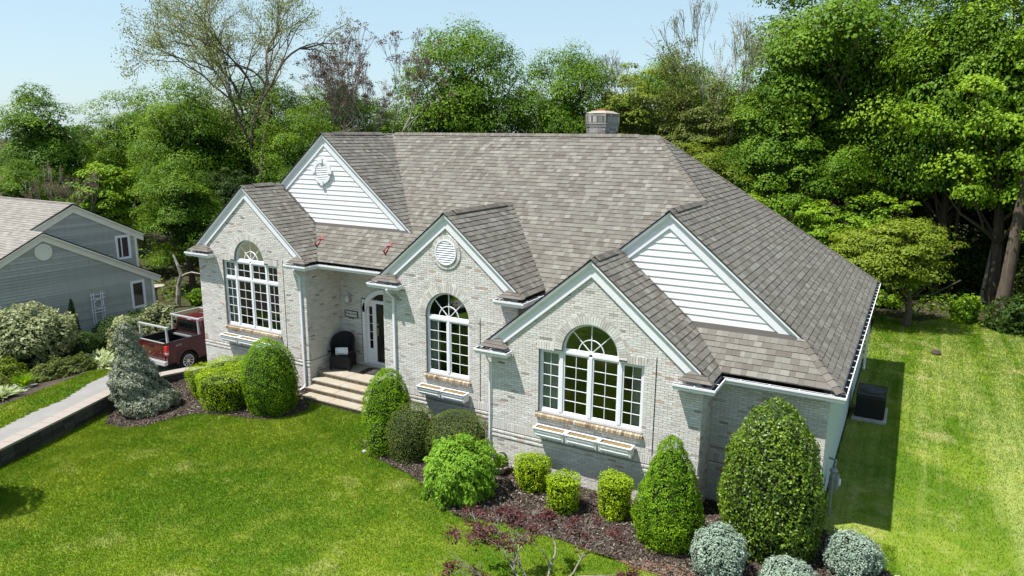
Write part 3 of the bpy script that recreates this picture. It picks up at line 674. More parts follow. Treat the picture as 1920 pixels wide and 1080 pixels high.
# ---- louvred vents
def louvre(xc, zc, y, r, frame_r, keys, parent, back=True):
    t = MB(); n = 36
    def band(r0, r1, y0, y1, m):
        for i in range(n):
            a, b_ = 2*math.pi*i/n, 2*math.pi*(i+1)/n
            P = [(xc+q*math.cos(s), zc+q*math.sin(s)) for q, s in ((r0, a), (r1, a), (r1, b_), (r0, b_))]
            m.hexa([(p[0], y1, p[1]) for p in P]+[(p[0], y0, p[1]) for p in P])
    band(r, frame_r, y-.05, y+.01, t)
    root = t.build('gable_vent', M['white'], parent)
    if keys:
        for a in (0, 90, 180, 270):
            m = MB(); c, s = math.cos(R(a)), math.sin(R(a)); 
            P = [(xc+c*u-s*v, zc+s*u+c*v) for u, v in ((r-.01, -.05), (frame_r+.05, -.065), (frame_r+.05, .065), (r-.01, .05))]
            m.hexa([(p[0], y, p[1]) for p in P]+[(p[0], y-.075, p[1]) for p in P]); m.build('key_block', M['white'], root)
    m = MB(); m.face([(xc+r*math.cos(2*math.pi*i/n), y-.004, zc+r*math.sin(2*math.pi*i/n)) for i in range(n)]); m.build('vent_back', M['room'], root)
    k = int(2*r/.062)
    for i in range(k):
        z = zc-r+(i+.5)*2*r/k; h = math.sqrt(max(.001, r*r-(z-zc)**2))
        m = MB(); m.hexa([(xc-h,y-.045,z-.03),(xc+h,y-.045,z-.03),(xc+h,y-.035,z-.03),(xc-h,y-.035,z-.03),(xc-h,y-.015,z+.022),(xc+h,y-.015,z+.022),(xc+h,y-.008,z+.022),(xc-h,y-.008,z+.022)])
        m.build('louvre_slat', M['white'], root)
louvre(-2.045, 2.23, Y3-.005, .33, .362, False, house)

# ---- siding gables
def siding_wall(y, xl, za, xr, zbot, name, step=.17):
    """triangular wall: apex x=xl.. handled by roof line functions"""
def siding_gable(y, lo, hi, z0, z1, step, parent, m, nm='siding_plank', wedge=.022, openings=()):
    z = z0
    while z < z1-.02:
        zt = min(z+step, z1); a, b_ = lo(z), hi(z); c, d = lo(zt), hi(zt)
        if b_-a > .03:
            segs = [(a, b_, c, d)]
            for ox0, ox1, oz0, oz1 in openings:
                if oz0 < (z+zt)/2 < oz1:
                    new = []
                    for s in segs:
                        if s[0] < ox0 and s[1] > ox1: new += [(s[0], ox0, s[2], ox0), (ox1, s[1], ox1, s[3])]
                        else: new.append(s)
                    segs = new
            for s in segs:
                q = MB(); q.hexa([(s[0],y-wedge,z),(s[1],y-wedge,z),(s[1],y,z),(s[0],y,z),(s[2],y-.004,zt+.006),(max(s[3],s[2]+.001),y-.004,zt+.006),(max(s[3],s[2]+.001),y,zt+.006),(s[2],y,zt+.006)], random.random())
                q.build(nm, m, parent)
        z = zt
za5 = SL*(8.502-4.076)-.02
b = MB(); b.face([(2.6,YS2+.002,.8),(7.5,YS2+.002,.8),(4.076,YS2+.002,za5),(2.6,YS2+.002,SL*2.95-.02)]); g5w = b.build('gable_wall', M['siding'], house)
siding_gable(YS2, lambda z: max(4.076-(za5-z)/SL, 2.8+max(0, (2.62-z))/SL-.02), lambda z: 4.076+(za5-z)/SL-.05, .97, za5-.1, .172, g5w, M['siding'])
za2 = ZR-.02
b = MB(); b.face([(-11.5,YS1+.002,2.1),(-4.95,YS1+.002,2.1),(XG2,YS1+.002,za2),(-11.5,YS1+.002,3.3)]); g2w = b.build('gable_wall', M['siding'], house)
siding_gable(YS1, lambda z: max(XG2-(za2-z)/SL, -11.117+max(0, (3.675-z))/SL-.02), lambda z: XG2+(za2-z)/SL-.05, 2.34, za2-.1, .17, g2w, M['siding'])
louvre(-9.06, 4.15, YS1-.025, .31, .42, True, house)

# ---- roof planes (plan polygons lifted to z = a x + b y + c)
ROOFS = {}
def rp(name, a, b, c, polys, up, eave, start=0.0, vis=None, **k): ROOFS[name] = dict(n=name, a=a, b=b, c=c, polys=polys, up=up, eave=eave, start=start, vis=vis, **k)
E = .12      # eave pulled in behind the gutter
rp('A', 0, SL, -SL*.633, [[(XD+.0,.633+E),(8.502-E,.633+E),(XH,YR),(XD,YR)], [(-9.45,1.978+E),(XD,1.978+E),(XD,YR),(XG2,YR),(-9.45,6.7)]], (0, 1), .633)
rp('B', -SL, 0, SL*8.502, [[(8.502-E,.633+E),(8.502-E,YB-E),(XH,YR)], [(4.076,1.695),(7.44,1.695),(4.076,5.059)]], (-1, 0), 8.502)
rp('C', SL, 0, SL*.349, [[(-.349+E,-.126),(2.8,-.126),(2.8,4.0),(-.349+E,.95)], [(2.8,1.695),(4.076,1.695),(4.076,5.2),(2.8,4.0)]], (1, 0), -.349)
rp('D', -SL, 0, SL*5.949, [[(2.8,-.126),(5.949-E,-.126),(5.949-E,.85),(4.9,1.815),(2.8,1.815)]], (-1, 0), 5.949)
rp('E', SL, 0, ZL+SL*4.718, [[(-4.718+E,.785),(-2.045,.785),(-2.045,4.9),(-4.718+E,2.25)]], (1, 0), -4.718)
rp('F', -SL, 0, ZL+SL*.629, [[(-2.045,.785),(.629-E,.785),(.629-E,2.15),(-2.045,4.8)]], (-1, 0), .629)
rp('G', SL, 0, ZL+SL*14.182, [[(-14.182+E,1.587),(-11.117,1.587),(-11.117,9.78),(-14.182+E,13.2)], [(-11.117,3.339),(XG2,3.339),(XG2,YR),(-11.117,9.78)]], (1, 0), -14.182)
rp('H', -SL, 0, ZR+SL*XG2, [[(XG2,3.339),(-5.02,3.339),(-4.97,3.42),(-8.80,YR),(XG2,YR)]], (-1, 0), -5.0+1.5)
rp('I', -SL, 0, ZL+SL*(-8.053), [[(-11.117,1.587),(-8.053-E,1.587),(-8.053-E,2.1),(-9.4,3.455),(-11.117,3.455)]], (-1, 0), -8.053)
rp('K', 0, -.706, ZR+.706*YR, [[(XG2,YR),(XH,YR),(8.502,YB),(8.3,YB),(-14.18,13.4),(-11.117,9.78)]], (0, -1), 15.0, decks=True)
def pinpoly(x, y, poly):
    c = False; j = len(poly)-1
    for i in range(len(poly)):
        xi, yi = poly[i]; xj, yj = poly[j]
        if (yi > y) != (yj > y) and x < (xj-xi)*(y-yi)/(yj-yi)+xi: c = not c
        j = i
    return c
def clip(poly, cl):
    """Sutherland-Hodgman, cl convex counter-clockwise"""
    ar = sum(cl[i][0]*cl[(i+1) % len(cl)][1]-cl[(i+1) % len(cl)][0]*cl[i][1] for i in range(len(cl)))
    if ar < 0: cl = cl[::-1]
    out = poly
    for i in range(len(cl)):
        (x1, y1), (x2, y2) = cl[i], cl[(i+1) % len(cl)]
        inp = out; out = []
        if not inp: break
        f = lambda p: (x2-x1)*(p[1]-y1)-(y2-y1)*(p[0]-x1)
        for j in range(len(inp)):
            p, q = inp[j], inp[(j+1) % len(inp)]; fp, fq = f(p), f(q)
            if fp >= 0: out.append(p)
            if (fp >= 0) != (fq >= 0):
                t = fp/(fp-fq); out.append((p[0]+(q[0]-p[0])*t, p[1]+(q[1]-p[1])*t))
    return out
def area(p): return abs(sum(p[i][0]*p[(i+1) % len(p)][1]-p[(i+1) % len(p)][0]*p[i][1] for i in range(len(p)))/2)
roof_deck = {}
def buried(nm, x, y, z):
    for k, r in ROOFS.items():
        if k == nm: continue
        for p in r['polys']:
            if pinpoly(x, y, p) and r['a']*x+r['b']*y+r['c'] > z+.09: return True
    # behind the siding walls the lower planes vanish into the attic
    return False
def shingle_plane(r, parent, m, expo=.1675, wmin=.10, wmax=.25, kind='shingle', nm='shingle', single=True, teeth=True, planar=.768):
    a, b_, c = r['a'], r['b'], r['c']; zf = lambda x, y: a*x+b_*y+c
    nrm = Vector((-a, -b_, 1)).normalized(); ux, uy = r['up']; px, py = -uy, ux
    cs = nrm.z; step = expo*cs
    pts = [p for q in r['polys'] for p in q]
    ev = ux*r['eave'] + uy*r['eave'] if (ux+uy) > 0 else -r['eave']
    # v measured along up
    vmax = max(ux*p[0]+uy*p[1] for p in pts); vmin = min(ux*p[0]+uy*p[1] for p in pts)
    umin = min(px*p[0]+py*p[1] for p in pts)-.2; umax = max(px*p[0]+py*p[1] for p in pts)+.2
    k = math.floor((vmin-ev)/step-.001); row = 0
    while ev+k*step < vmax:
        v0 = ev+k*step; v1 = v0+step; row += 1; k += 1
        u = umin-random.random()*.3
        ph = random.random()
        while u < umax:
            w = random.uniform(wmin, wmax); u1 = u+w
            big = random.random()
            t = min(1, max(0, random.gauss(.58, .16) if random.random() < .70 else random.gauss(.26, .12)))
            for pg in r['polys']:
                rect = [(px*uu+ux*vv, py*uu+uy*vv) for uu, vv in ((u+.0015, v0), (u1-.0015, v0), (u1-.0015, v1), (u+.0015, v1))]
                q = clip(rect, pg)
                if len(q) < 3 or area(q) < 2e-4: continue
                cx = sum(p[0] for p in q)/len(q); cy = sum(p[1] for p in q)/len(q)
                if buried(r['n'], cx, cy, zf(cx, cy)): continue
                base = 0.017 if (teeth and big > .45) else .010
                mb = MB(); top = []; bot = []
                for x, y in q:
                    f = (ux*x+uy*y-v0)/step; hgt = base*(1-f)+.0015
                    P = Vector((x, y, zf(x, y))); bot.append(P-nrm*.004); top.append(P+nrm*hgt)
                n = len(q); mb.v = [tuple(p) for p in bot+top]
                # orientation: make the top face point up
                ar = sum(q[i][0]*q[(i+1) % n][1]-q[(i+1) % n][0]*q[i][1] for i in range(n))
                idx = list(range(n)) if ar > 0 else list(range(n))[::-1]
                mb.f.append(tuple(n+i for i in idx)); mb.t.append(max(.12, t)); mb.m.append(0)
                for i in range(n):
                    i0, i1 = idx[i], idx[(i+1) % n]; mb.f.append((i0, i1, n+i1, n+i0)); mb.t.append(0); mb.m.append(0)
                cen = Vector((cx, cy, zf(cx, cy)))
                PIECES.append([(cen-CAM).length, kind, mb, nm, m, parent, cen if single and n == 4 else None])
            u = u1
roof = MB()
for k, r in ROOFS.items():
    for pg in r['polys']:
        ar = sum(pg[i][0]*pg[(i+1) % len(pg)][1]-pg[(i+1) % len(pg)][0]*pg[i][1] for i in range(len(pg)))
        q = pg if ar > 0 else pg[::-1]
        roof.face([(x, y, r['a']*x+r['b']*y+r['c']-.006) for x, y in q], .5)
roofo = roof.build('roof', M['deck'], house)
for k, r in ROOFS.items():
    if k != 'K': shingle_plane(r, roofo, M['shingle'])
    else: shingle_plane(dict(r, polys=[[(XG2,YR),(XH,YR),(8.502,YB),(-14.18,YB)][:4]][:0] or [[(XG2,YR),(XH,YR),(5.2,11.1),(-11.117,9.78)]]), roofo, M['shingle'], single=False)

# ridge and hip caps
def caps(p0, p1, da, db, parent=None, w=.15, lift=.022, nm='ridge_cap', step=.15):
    """da, db: unit directions down each roof side"""
    p0, p1 = Vector(p0), Vector(p1); L = (p1-p0).length; d = (p1-p0)/L; n = int(L/step)
    da = Vector(da).normalized(); db = Vector(db).normalized(); up = -(da+db); up = up.normalized() if up.length > .01 else Vector((0,0,1))
    if up.z < 0: up = -up
    for i in range(n):
        a = p0+d*(L*i/n); b_ = p0+d*(L*(i+1)/n+.01); ha, hb = lift+.006, lift-.010
        m = MB(); A = a+up*ha; B = b_+up*hb
        pts = [A+da*w, A, A+db*w, B+db*w, B, B+da*w]; t = random.random()
        lo = [p-up*.014 for p in pts]
        m.v = [tuple(p) for p in pts+lo]; m.f = [(0,1,4,5),(1,2,3,4),(6,11,10,7),(7,10,9,8),(0,6,7,1),(1,7,8,2),(2,8,9,3),(5,4,10,11),(4,3,9,10),(0,5,11,6)]
        m.t = [t]*10; m.m = [0]*10
        # consistent outside orientation is not needed: both sides shade alike
        m.build(nm, M['cap_shingle'], roofo)
s1 = Vector((1, 0, -SL)); s2 = Vector((-1, 0, -SL)); f1 = Vector((0, -1, -SL)); k1 = Vector((0, 1, -.706))
def vent_base(p0, p1, da, db, w=.13, h=.04):
    p0, p1 = Vector(p0), Vector(p1); da = Vector(da).normalized(); db = Vector(db).normalized()
    m = MB()
    for dd in (da, db):
        m.hexa([p0+dd*.03, p1+dd*.03, p1+dd*w, p0+dd*w]+[q+Vector((0,0,h)) for q in (p0+dd*.03, p1+dd*.03, p1+dd*w, p0+dd*w)])
    m.build('ridge_vent', M['black'], roofo)
vent_base((-8.75,YR,ZR), (1.2,YR,ZR), f1, k1); caps((-8.75,YR,ZR+.03), (1.25,YR,ZR+.03), f1, k1)
caps((1.25,YR,ZR), (XH,YR,ZR), f1, k1)
vent_base((XG2,3.95,ZR), (XG2,6.6,ZR), s1, s2); caps((XG2,3.9,ZR+.03), (XG2,6.6,ZR+.03), s1, s2); caps((XG2,3.32,ZR), (XG2,3.9,ZR), s1, s2)
vent_base((-2.045,1.3,3.349), (-2.045,4.2,3.349), s1, s2); caps((-2.045,1.25,3.379), (-2.045,4.2,3.379), s1, s2); caps((-2.045,.77,3.349), (-2.045,1.25,3.349), s1, s2); caps((-2.045,4.2,3.349), (-2.045,4.65,3.349), s1, s2)
vent_base((2.8,.1,2.624), (2.8,1.3,2.624), s1, s2); caps((2.8,.1,2.654), (2.8,1.35,2.654), s1, s2); caps((2.8,-.14,2.624), (2.8,.1,2.624), s1, s2); caps((2.8,1.35,2.624), (2.8,1.8,2.624), s1, s2)
vent_base((4.076,2.1,3.688), (4.076,4.3,3.688), s1, s2); caps((4.076,2.05,3.718), (4.076,4.3,3.718), s1, s2); caps((4.076,1.68,3.688), (4.076,2.05,3.688), s1, s2); caps((4.076,4.3,3.688), (4.076,5.0,3.688), s1, s2)
vent_base((-11.117,2.2,3.675), (-11.117,3.0,3.675), s1, s2); caps((-11.117,2.1,3.705), (-11.117,3.0,3.705), s1, s2); caps((-11.117,1.57,3.675), (-11.117,2.1,3.675), s1, s2); caps((-11.117,3.0,3.675), (-11.117,3.45,3.675), s1, s2)
hA = Vector((-1, 0, -.0)); hipdir = Vector((XH-8.502, YR-.633, ZR)).normalized()
def hipcap(p0, p1):
    nA = Vector((0, -SL, 1)).normalized(); nB = Vector((SL, 0, 1)).normalized(); d = (Vector(p1)-Vector(p0)).normalized()
    da = nA.cross(d).normalized(); db = nB.cross(d).normalized()
    if da.x > 0: da = -da
    if db.x < 0: db = -db
    caps(p0, p1, da, db, w=.145, step=.19, nm='hip_cap')
hipcap((8.40,.735,.085), (7.46,1.675,.868)); hipcap((4.076,5.059,3.688), (XH,YR,ZR))
# back hip caps
nA = Vector((0, .706, 1)); nB = Vector((SL, 0, 1)); d = (Vector((XH,YR,ZR))-Vector((8.4,14.87,.08))).normalized()
caps((8.42,14.87,.07), (XH,YR,ZR), (nA.cross(d) if nA.cross(d).x < 0 else -nA.cross(d)), (nB.cross(d) if nB.cross(d).x > 0 else -nB.cross(d)), w=.14, step=.17, nm='hip_cap')

# ---- rakes, soffits, gutters
trim = empty('white_trim', (0, 0, 0)); trim.parent = house
def rake(xa, za, xb, zb, y, side):
    """board under the roof edge from apex (xa,za) to foot (xb,zb) on wall plane y"""
    d = Vector((xb-xa, 0, zb-za)); L = d.length; d.normalize(); n = Vector((-d.z, 0, d.x)); n = n if n.z < 0 else -n
    A, B = Vector((xa, 0, za)), Vector((xb, 0, zb))
    def strip(s0, s1, p0, p1, nm, m=M['white'], q0=0, q1=0):
        mb = MB()
        # mitre at the apex (vertical cut), vertical cut at the foot
        def pt(P, s): 
            v = P+n*s; t = (P.x-v.x)/d.x if abs(d.x) > 1e-6 else 0
            return v+d*t
        a0, a1, b0, b1 = pt(A, s0), pt(A, s1), pt(B, s0), pt(B, s1)
        def at(v, p): return (v.x, y-p, v.z)
        mb.hexa([at(a0,p0+q0), at(b0,p0+q0), at(b1,p0+q1), at(a1,p0+q1), at(a0,p1), at(b0,p1), at(b1,p1), at(a1,p1)])
        mb.build(nm, m, trim)
    strip(.015, .315, .045, -.01, 'rake_board')
    strip(.012, .06, .105, .0455, 'rake_moulding')
    strip(.0605, .135, .075, .0455, 'rake_moulding', q0=.02, q1=-.02)
def gable_rakes(xc, za, half_l, half_r, y):
    rake(xc, za, xc-half_l, za-SL*half_l, y, -1); rake(xc, za, xc+half_r, za-SL*half_r, y, 1)
gable_rakes(2.8, 2.60, 2.78, 2.75, 0); gable_rakes(-2.045, 3.325, 2.33, 2.33, Y3); gable_rakes(-11.117, 3.65, 2.72, 2.72, Y1)
rake(4.076, 3.664, 2.815, 3.664-SL*(4.076-2.815), YS2, -1); rake(4.076, 3.664, 7.42, 3.664-SL*3.344, YS2, 1)
rake(XG2, ZR-.024, -11.10, ZR-.024-SL*(XG2+11.10)*1, YS1, -1); rake(XG2, ZR-.024, -5.08, ZR-.024-SL*3.863, YS1, 1)
def gutter(pts, z, closed_ends=True, hang=True):
    """pts: plan points of the outer top lip, the trough lies to the left of the direction of travel"""
    P = [Vector(p) for p in pts]; n = len(P); g = .115
    def off(i, d):
        if i == 0: t = (P[1]-P[0]).normalized(); nn = Vector((-t.y, t.x)); return P[i]+nn*d
        if i == n-1: t = (P[-1]-P[-2]).normalized(); nn = Vector((-t.y, t.x)); return P[i]+nn*d
        t0 = (P[i]-P[i-1]).normalized(); t1 = (P[i+1]-P[i]).normalized(); n0 = Vector((-t0.y, t0.x)); n1 = Vector((-t1.y, t1.x))
        b_ = (n0+n1).normalized(); return P[i]+b_*(d/max(.3, b_.dot(n0)))
    prof = [(0, .012), (0, -.035), (.03, -.085), (.03, -.12), (g+.02, -.12), (g+.02, .0), (g, .0), (g, -.105), (.038, -.105), (.018, -.03), (.018, .012)]
    m = MB(); k = len(prof)
    for i in range(n):
        for d, zz in prof:
            q = off(i, d); m.v.append((q.x, q.y, z+zz))
    for i in range(n-1):
        for j in range(k):
            q = (j+1) % k; m.f.append((i*k+j, i*k+q, (i+1)*k+q, (i+1)*k+j)); m.t.append(.5); m.m.append(1 if j in (6, 7, 8) else 0)
    m.f.append(tuple(range(k))); m.t.append(.5); m.m.append(0); m.f.append(tuple((n-1)*k+j for j in range(k))[::-1]); m.t.append(.5); m.m.append(0)
    go = m.build('gutter', [M['white'], M['gutter_in']], trim)
    if hang:
        hb = MB()
        for i in range(n-1):
            L = (P[i+1]-P[i]).length; c = int(L/.55); t = (P[i+1]-P[i]).normalized(); nn = Vector((-t.y, t.x))
            for q in range(c):
                a = P[i]+t*(L*(q+.5)/c); 
                s = a+nn*.01; e = a+nn*(g+.01)
                hb.hexa([(s-t*.01).to_tuple()+(z-.005,), (e-t*.01).to_tuple()+(z-.005,), (e+t*.01).to_tuple()+(z-.005,), (s+t*.01).to_tuple()+(z-.005,), (s-t*.01).to_tuple()+(z+.006,), (e-t*.01).to_tuple()+(z+.006,), (e+t*.01).to_tuple()+(z+.006,), (s+t*.01).to_tuple()+(z+.006,)])
        if hb.f: hb.build('gutter_hanger', M['white'], trim)
def soffit(x0, x1, y0, y1, z):
    b = MB(); b.box(x0, x1, y0, y1, z-.13, z-.122); b.build('soffit', M['white'], trim)
# right wing
gutter([(4.976,-.349),(5.949,-.349),(5.949,.633),(8.502,.633),(8.502,YB)], 0); 
soffit(4.98, 5.84, -.24, -.002, 0); soffit(5.602, 5.84, -.002, .74, 0); soffit(5.602, 8.39, .745, .98, 0); soffit(8.155, 8.39, .985, 14.9, 0)
gutter([(-.349,2.0),(-.349,-.349),(.643,-.349),(.643,-.03)], 0); soffit(-.24, .54, -.24, -.002, 0); soffit(-.24, -.002, 0, 1.2, 0)
# middle wing
gutter([(-4.718,1.978),(-4.718,.562),(-3.567,.562),(-3.567,.88)], ZL); soffit(-4.61, -3.68, .67, Y3-.002, ZL); soffit(-4.61, XC-.002, Y3, 1.97, ZL)
gutter([(-.319,.88),(-.319,.562),(.629,.562),(.629,1.95)], ZL); soffit(-.21, .52, .67, Y3-.002, ZL); soffit(XD+.002, .52, Y3, 1.9, ZL)
# porch and left wing
gutter([(-9.058,1.68),(-9.058,1.364),(-8.053,1.364),(-8.053,1.978),(-4.72,1.978)], ZL); soffit(-8.95, -8.17, 1.47, Y1-.002, ZL); soffit(-8.4, -4.37, 2.09, Y2-.002, ZL); soffit(-8.4, -8.17, Y1, 2.085, ZL)
gutter([(-14.182,13.3),(-14.182,1.364),(-12.877,1.364),(-12.877,1.68)], ZL); soffit(-14.07, -12.99, 1.47, Y1-.002, ZL); soffit(-14.07, XA-.002, Y1, 13.3, ZL)
# cornice returns: little hipped roofs at the gable feet
def creturn(x0, x1, y0, y1, z, hip_x1, hip_x0, slope0=False):
    """eave rectangle x0..x1, front y0, against wall y1"""
    e = .10; run = (y1-y0); h = SL*run; m = MB()
    a, b_ = x0+e, x1-e; f = y0+e; hh = SL*(y1-f)
    xl = a+(y1-f) if hip_x0 else a; xr = b_-(y1-f) if hip_x1 else b_
    z0 = z+SL*e
    # courses on each face
    def quadstrip(p00, p10, p01, p11, n=3):
        nr = (Vector(p10)-Vector(p00)).cross(Vector(p01)-Vector(p00)).normalized()
        if nr.z < 0: nr = -nr
        for k in range(n):
            t0, t1 = k/n, (k+1)/n
            A = Vector(p00).lerp(Vector(p01), t0); B = Vector(p10).lerp(Vector(p11), t0); C = Vector(p10).lerp(Vector(p11), t1); D = Vector(p00).lerp(Vector(p01), t1)
            c = max(1, round((B-A).length/.26))
            for i in range(c):
                s0, s1 = i/c, (i+1)/c
                q = [A.lerp(B, s0), A.lerp(B, s1), D.lerp(C, s1), D.lerp(C, s0)]
                t = MB(); t.v = [tuple(p-nr*.004) for p in q]+[tuple(q[0]+nr*.014), tuple(q[1]+nr*.014), tuple(q[2]+nr*.003), tuple(q[3]+nr*.003)]
                t.f = [(4,5,6,7),(0,1,5,4),(1,2,6,5),(2,3,7,6),(3,0,4,7)]; t.t = [random.random()]*5; t.m = [0]*5
                t.build('return_shingle', M['cap_shingle'], roofo)
    zt = z0+hh
    quadstrip((a,f,z0), (b_,f,z0), (xl,y1-.05,zt), (xr,y1-.05,zt))
    if hip_x1: quadstrip((b_,f,z0), (b_,y1-.05,z0), (xr,y1-.05,zt), (xr,y1-.049,zt), 2)
    if hip_x0: quadstrip((a,y1-.05,z0), (a,f,z0), (xl,y1-.049,zt), (xl,y1-.05,zt), 2)
    d = MB(); d.face([(a,f,z0-.006),(b_,f,z0-.006),(xr,y1-.05,zt-.006),(xl,y1-.05,zt-.006)]); d.face([(b_,f,z0-.006),(b_,y1-.02,z0-.006),(xr,y1-.05,zt-.006)]); d.face([(a,f,z0-.006),(xl,y1-.05,zt-.006),(a,y1-.02,z0-.006)])
    d.build('return_deck', M['deck'], roofo)
creturn(-.349, .643, -.349, 0, 0, True, True); creturn(4.976, 5.949, -.349, 0, 0, True, True)
creturn(-4.718, -3.567, .562, Y3, ZL, True, True); creturn(-.319, .629, .562, Y3, ZL, True, True)
creturn(-9.058, -8.053, 1.364, Y1, ZL, True, True); creturn(-14.182, -12.877, 1.364, Y1, ZL, True, True)
# downspouts
def downspout(x, y, ztop, zbot, ox, oy, w=.036):
    b = MB()
    b.tube([(x+ox,y+oy,ztop),(x+ox*.9,y+oy*.9,ztop-.10),(x,y,ztop-.32)], w, 6)
    b.box(x-w, x+w, y-.03, y+.03, zbot+.12, ztop-.28)
    b.tube([(x,y,zbot+.16),(x,y-.06,zbot+.08),(x,y-.28,zbot+.04)], w, 6)
    b.build('downspout', M['white'], trim)
downspout(-8.62, Y1-.045, ZL-.12, -3.3, .02, -.28); downspout(-3.95, Y3-.045, ZL-.12, -3.3, -.02, -.28); downspout(-.035, -.03, -.12, -3.3, 0, -.2, .02); downspout(8.28, 14.4, -.12, -3.3, .1, 0)

# ---- chimney
def chimney():
    x0, x1, y0, y1 = -.71, -.03, 7.42, 8.6; b = MB(); b.box(x0, x1, y0, y1, 4.6, 5.93)
    c = b.build('chimney', M['mortar'], house)
    def courses(x0, x1, y0, y1, z, zt, soldier=False):
        r = 0
        while z < zt-.02:
            z1 = min(z+BH-GAP, zt)
            if soldier: z1 = zt
            wl = .07 if soldier else BL
            for face in range(3):
                L = (x1-x0) if face == 0 else (y1-y0); n = max(1, round(L/wl)); o = .5*(r % 2)
                edges = [0]+[min(L, max(0, (i+o)*L/n)) for i in range(n+1)]+[L]; edges = sorted(set(edges))
                for a, e in zip(edges, edges[1:]):
                    if e-a < .02: continue
                    m = MB(); t = random.random()
                    if face == 0: m.box(x0+a+GAP/2, x0+e-GAP/2, y0-.006, y0+.01, z, z1, t)
                    elif face == 1: m.box(x1-.01, x1+.006, y0+a+GAP/2, y0+e-GAP/2, z, z1, t)
                    else: m.box(x0-.006, x0+.01, y0+a+GAP/2, y0+e-GAP/2, z, z1, t)
                    PIECES.append([99, 'chim', m, 'brick', M['chimbrick'], c, None])
            z = z1+GAP if soldier else z+BH; r += 1
    courses(x0, x1, y0, y1, 5.3, 5.78)
    b = MB(); b.box(x0-.02, x1+.02, y0-.02, y1+.02, 5.78, 5.83); b.box(x0-.035, x1+.035, y0-.035, y1+.035, 5.86, 5.91); b.box(x0-.01, x1+.01, y0-.01, y1+.01, 5.83, 5.86); b.build('corbel', M['chimbrick'], c)
    b = MB(); b.box(x0-.022, x1+.022, y0-.022, y1+.022, 5.91, 6.22); b.build('chimney_head', M['mortar'], c)
    courses(x0-.028, x1+.028, y0-.028, y1+.028, 5.925, 6.12, True); courses(x0-.028, x1+.028, y0-.028, y1+.028, 6.13, 6.22)
    m = MB(); A = [(x0-.04,y0-.04,6.222),(x1+.04,y0-.04,6.222),(x1+.04,y1+.04,6.222),(x0-.04,y1+.04,6.222)]; Bq = [(x0+.14,y0+.25,6.31),(x1-.14,y0+.25,6.31),(x1-.14,y1-.25,6.31),(x0+.14,y1-.25,6.31)]
    m.hexa(A+Bq); m.build('mortar_crown', M['mortarcap'], c)
    m = MB(); m.box(x0+.2, x1-.2, y0+.35, y1-.35, 6.31, 6.37); m.build('flue_cap', M['rust'], c)
chimney()

# ---- porch door
def front_door():
    y = Y2+.07; root = MB(); x0, x1, xc = -7.38, -5.37, -6.375
    root.box(x0, x0+.12, y-.13, y+.05, -2.6, -.25); root.box(x1-.12, x1, y-.13, y+.05, -2.6, -.25)
    root.box(x0, x1, y-.02, y+.3, -2.66, -2.52)
    r = 1.02; zc = -.86; n = 20; a0 = math.asin(.55/1.02*1.05) if False else math.acos(min(1, (xc-x0)/r))
    for i in range(n):
        t0 = a0+(math.pi-2*a0)*i/n; t1 = a0+(math.pi-2*a0)*(i+1)/n
        P = [(xc+q*math.cos(s), zc+q*math.sin(s)) for q, s in ((r-.13, t0), (r+.03, t0), (r+.03, t1), (r-.13, t1))]
        root.hexa([(p[0], y+.05, p[1]) for p in P]+[(p[0], y-.13, p[1]) for p in P])
    root.box(x0+.12, x1-.12, y-.06, y+.04, -.36, -.25)
    # step below
    o = root.build('front_door', M['white'], house)
    def part(nm, m, *bx):
        b = MB()
        for q in bx: b.box(*q)
        return b.build(nm, m, o)
    part('door_panel', M['door'], (-6.84, -5.91, y+.0, y+.045, -2.50, -.37))
    dp = MB()
    for px_ in (-6.70, -6.33):
        for z0, z1 in ((-2.35,-1.75),(-1.62,-.55)):
            dp.box(px_, px_+.28, y-.012, y+.002, z0, z1)
    dp.build('raised_panel', M['door'], o)
    part('door_stile', M['white'], (-6.93, -6.84, y-.03, y+.05, -2.52, -.36), (-5.91, -5.82, y-.03, y+.05, -2.52, -.36))
    for sx in (-7.26, -5.82):
        part('side_light_frame', M['white'], (sx, sx+.09, y-.01, y+.04, -2.52, -.36), (sx+.25, sx+.33, y-.01, y+.04, -2.52, -.36), (sx+.09, sx+.25, y-.009, y+.039, -2.52, -2.05), (sx+.09, sx+.25, y-.009, y+.039, -.50, -.36))
        for k in range(5):
            z0 = -2.04+k*.308
            part('pane', M['darkglass'], (sx+.09, sx+.25, y+.012, y+.016, z0, z0+.29))
            if k: part('muntin', M['white'], (sx+.09, sx+.25, y, y+.03, z0-.018, z0))
    m = MB(); 
    pts = [(xc+(r-.12)*math.cos(a0+(math.pi-2*a0)*i/n), y+.01, zc+(r-.12)*math.sin(a0+(math.pi-2*a0)*i/n)) for i in range(n+1)]
    pts = [p for p in pts if p[2] > -.245]; m.face([(pts[0][0], y+.01, -.25)]+pts+[(pts[-1][0], y+.01, -.25)]); m.build('transom_pane', M['darkglass'], o)
    h = MB(); h.box(-6.80, -6.76, y-.025, y, -1.55, -1.25); h.tube([(-6.78,y-.02,-1.52),(-6.78,y-.08,-1.48),(-6.78,y-.08,-1.34),(-6.78,y-.02,-1.30)], .011, 6); h.build('door_handle', M['brass'], o)
    h = MB(); h.lathe([(.03,0),(.03,.02),(.018,.03)], (0,0,0), 12); k = h.build('door_lock', M['brass'], o); k.location = (-6.78, y, -1.12); k.rotation_euler = (R(90), 0, 0)
front_door()

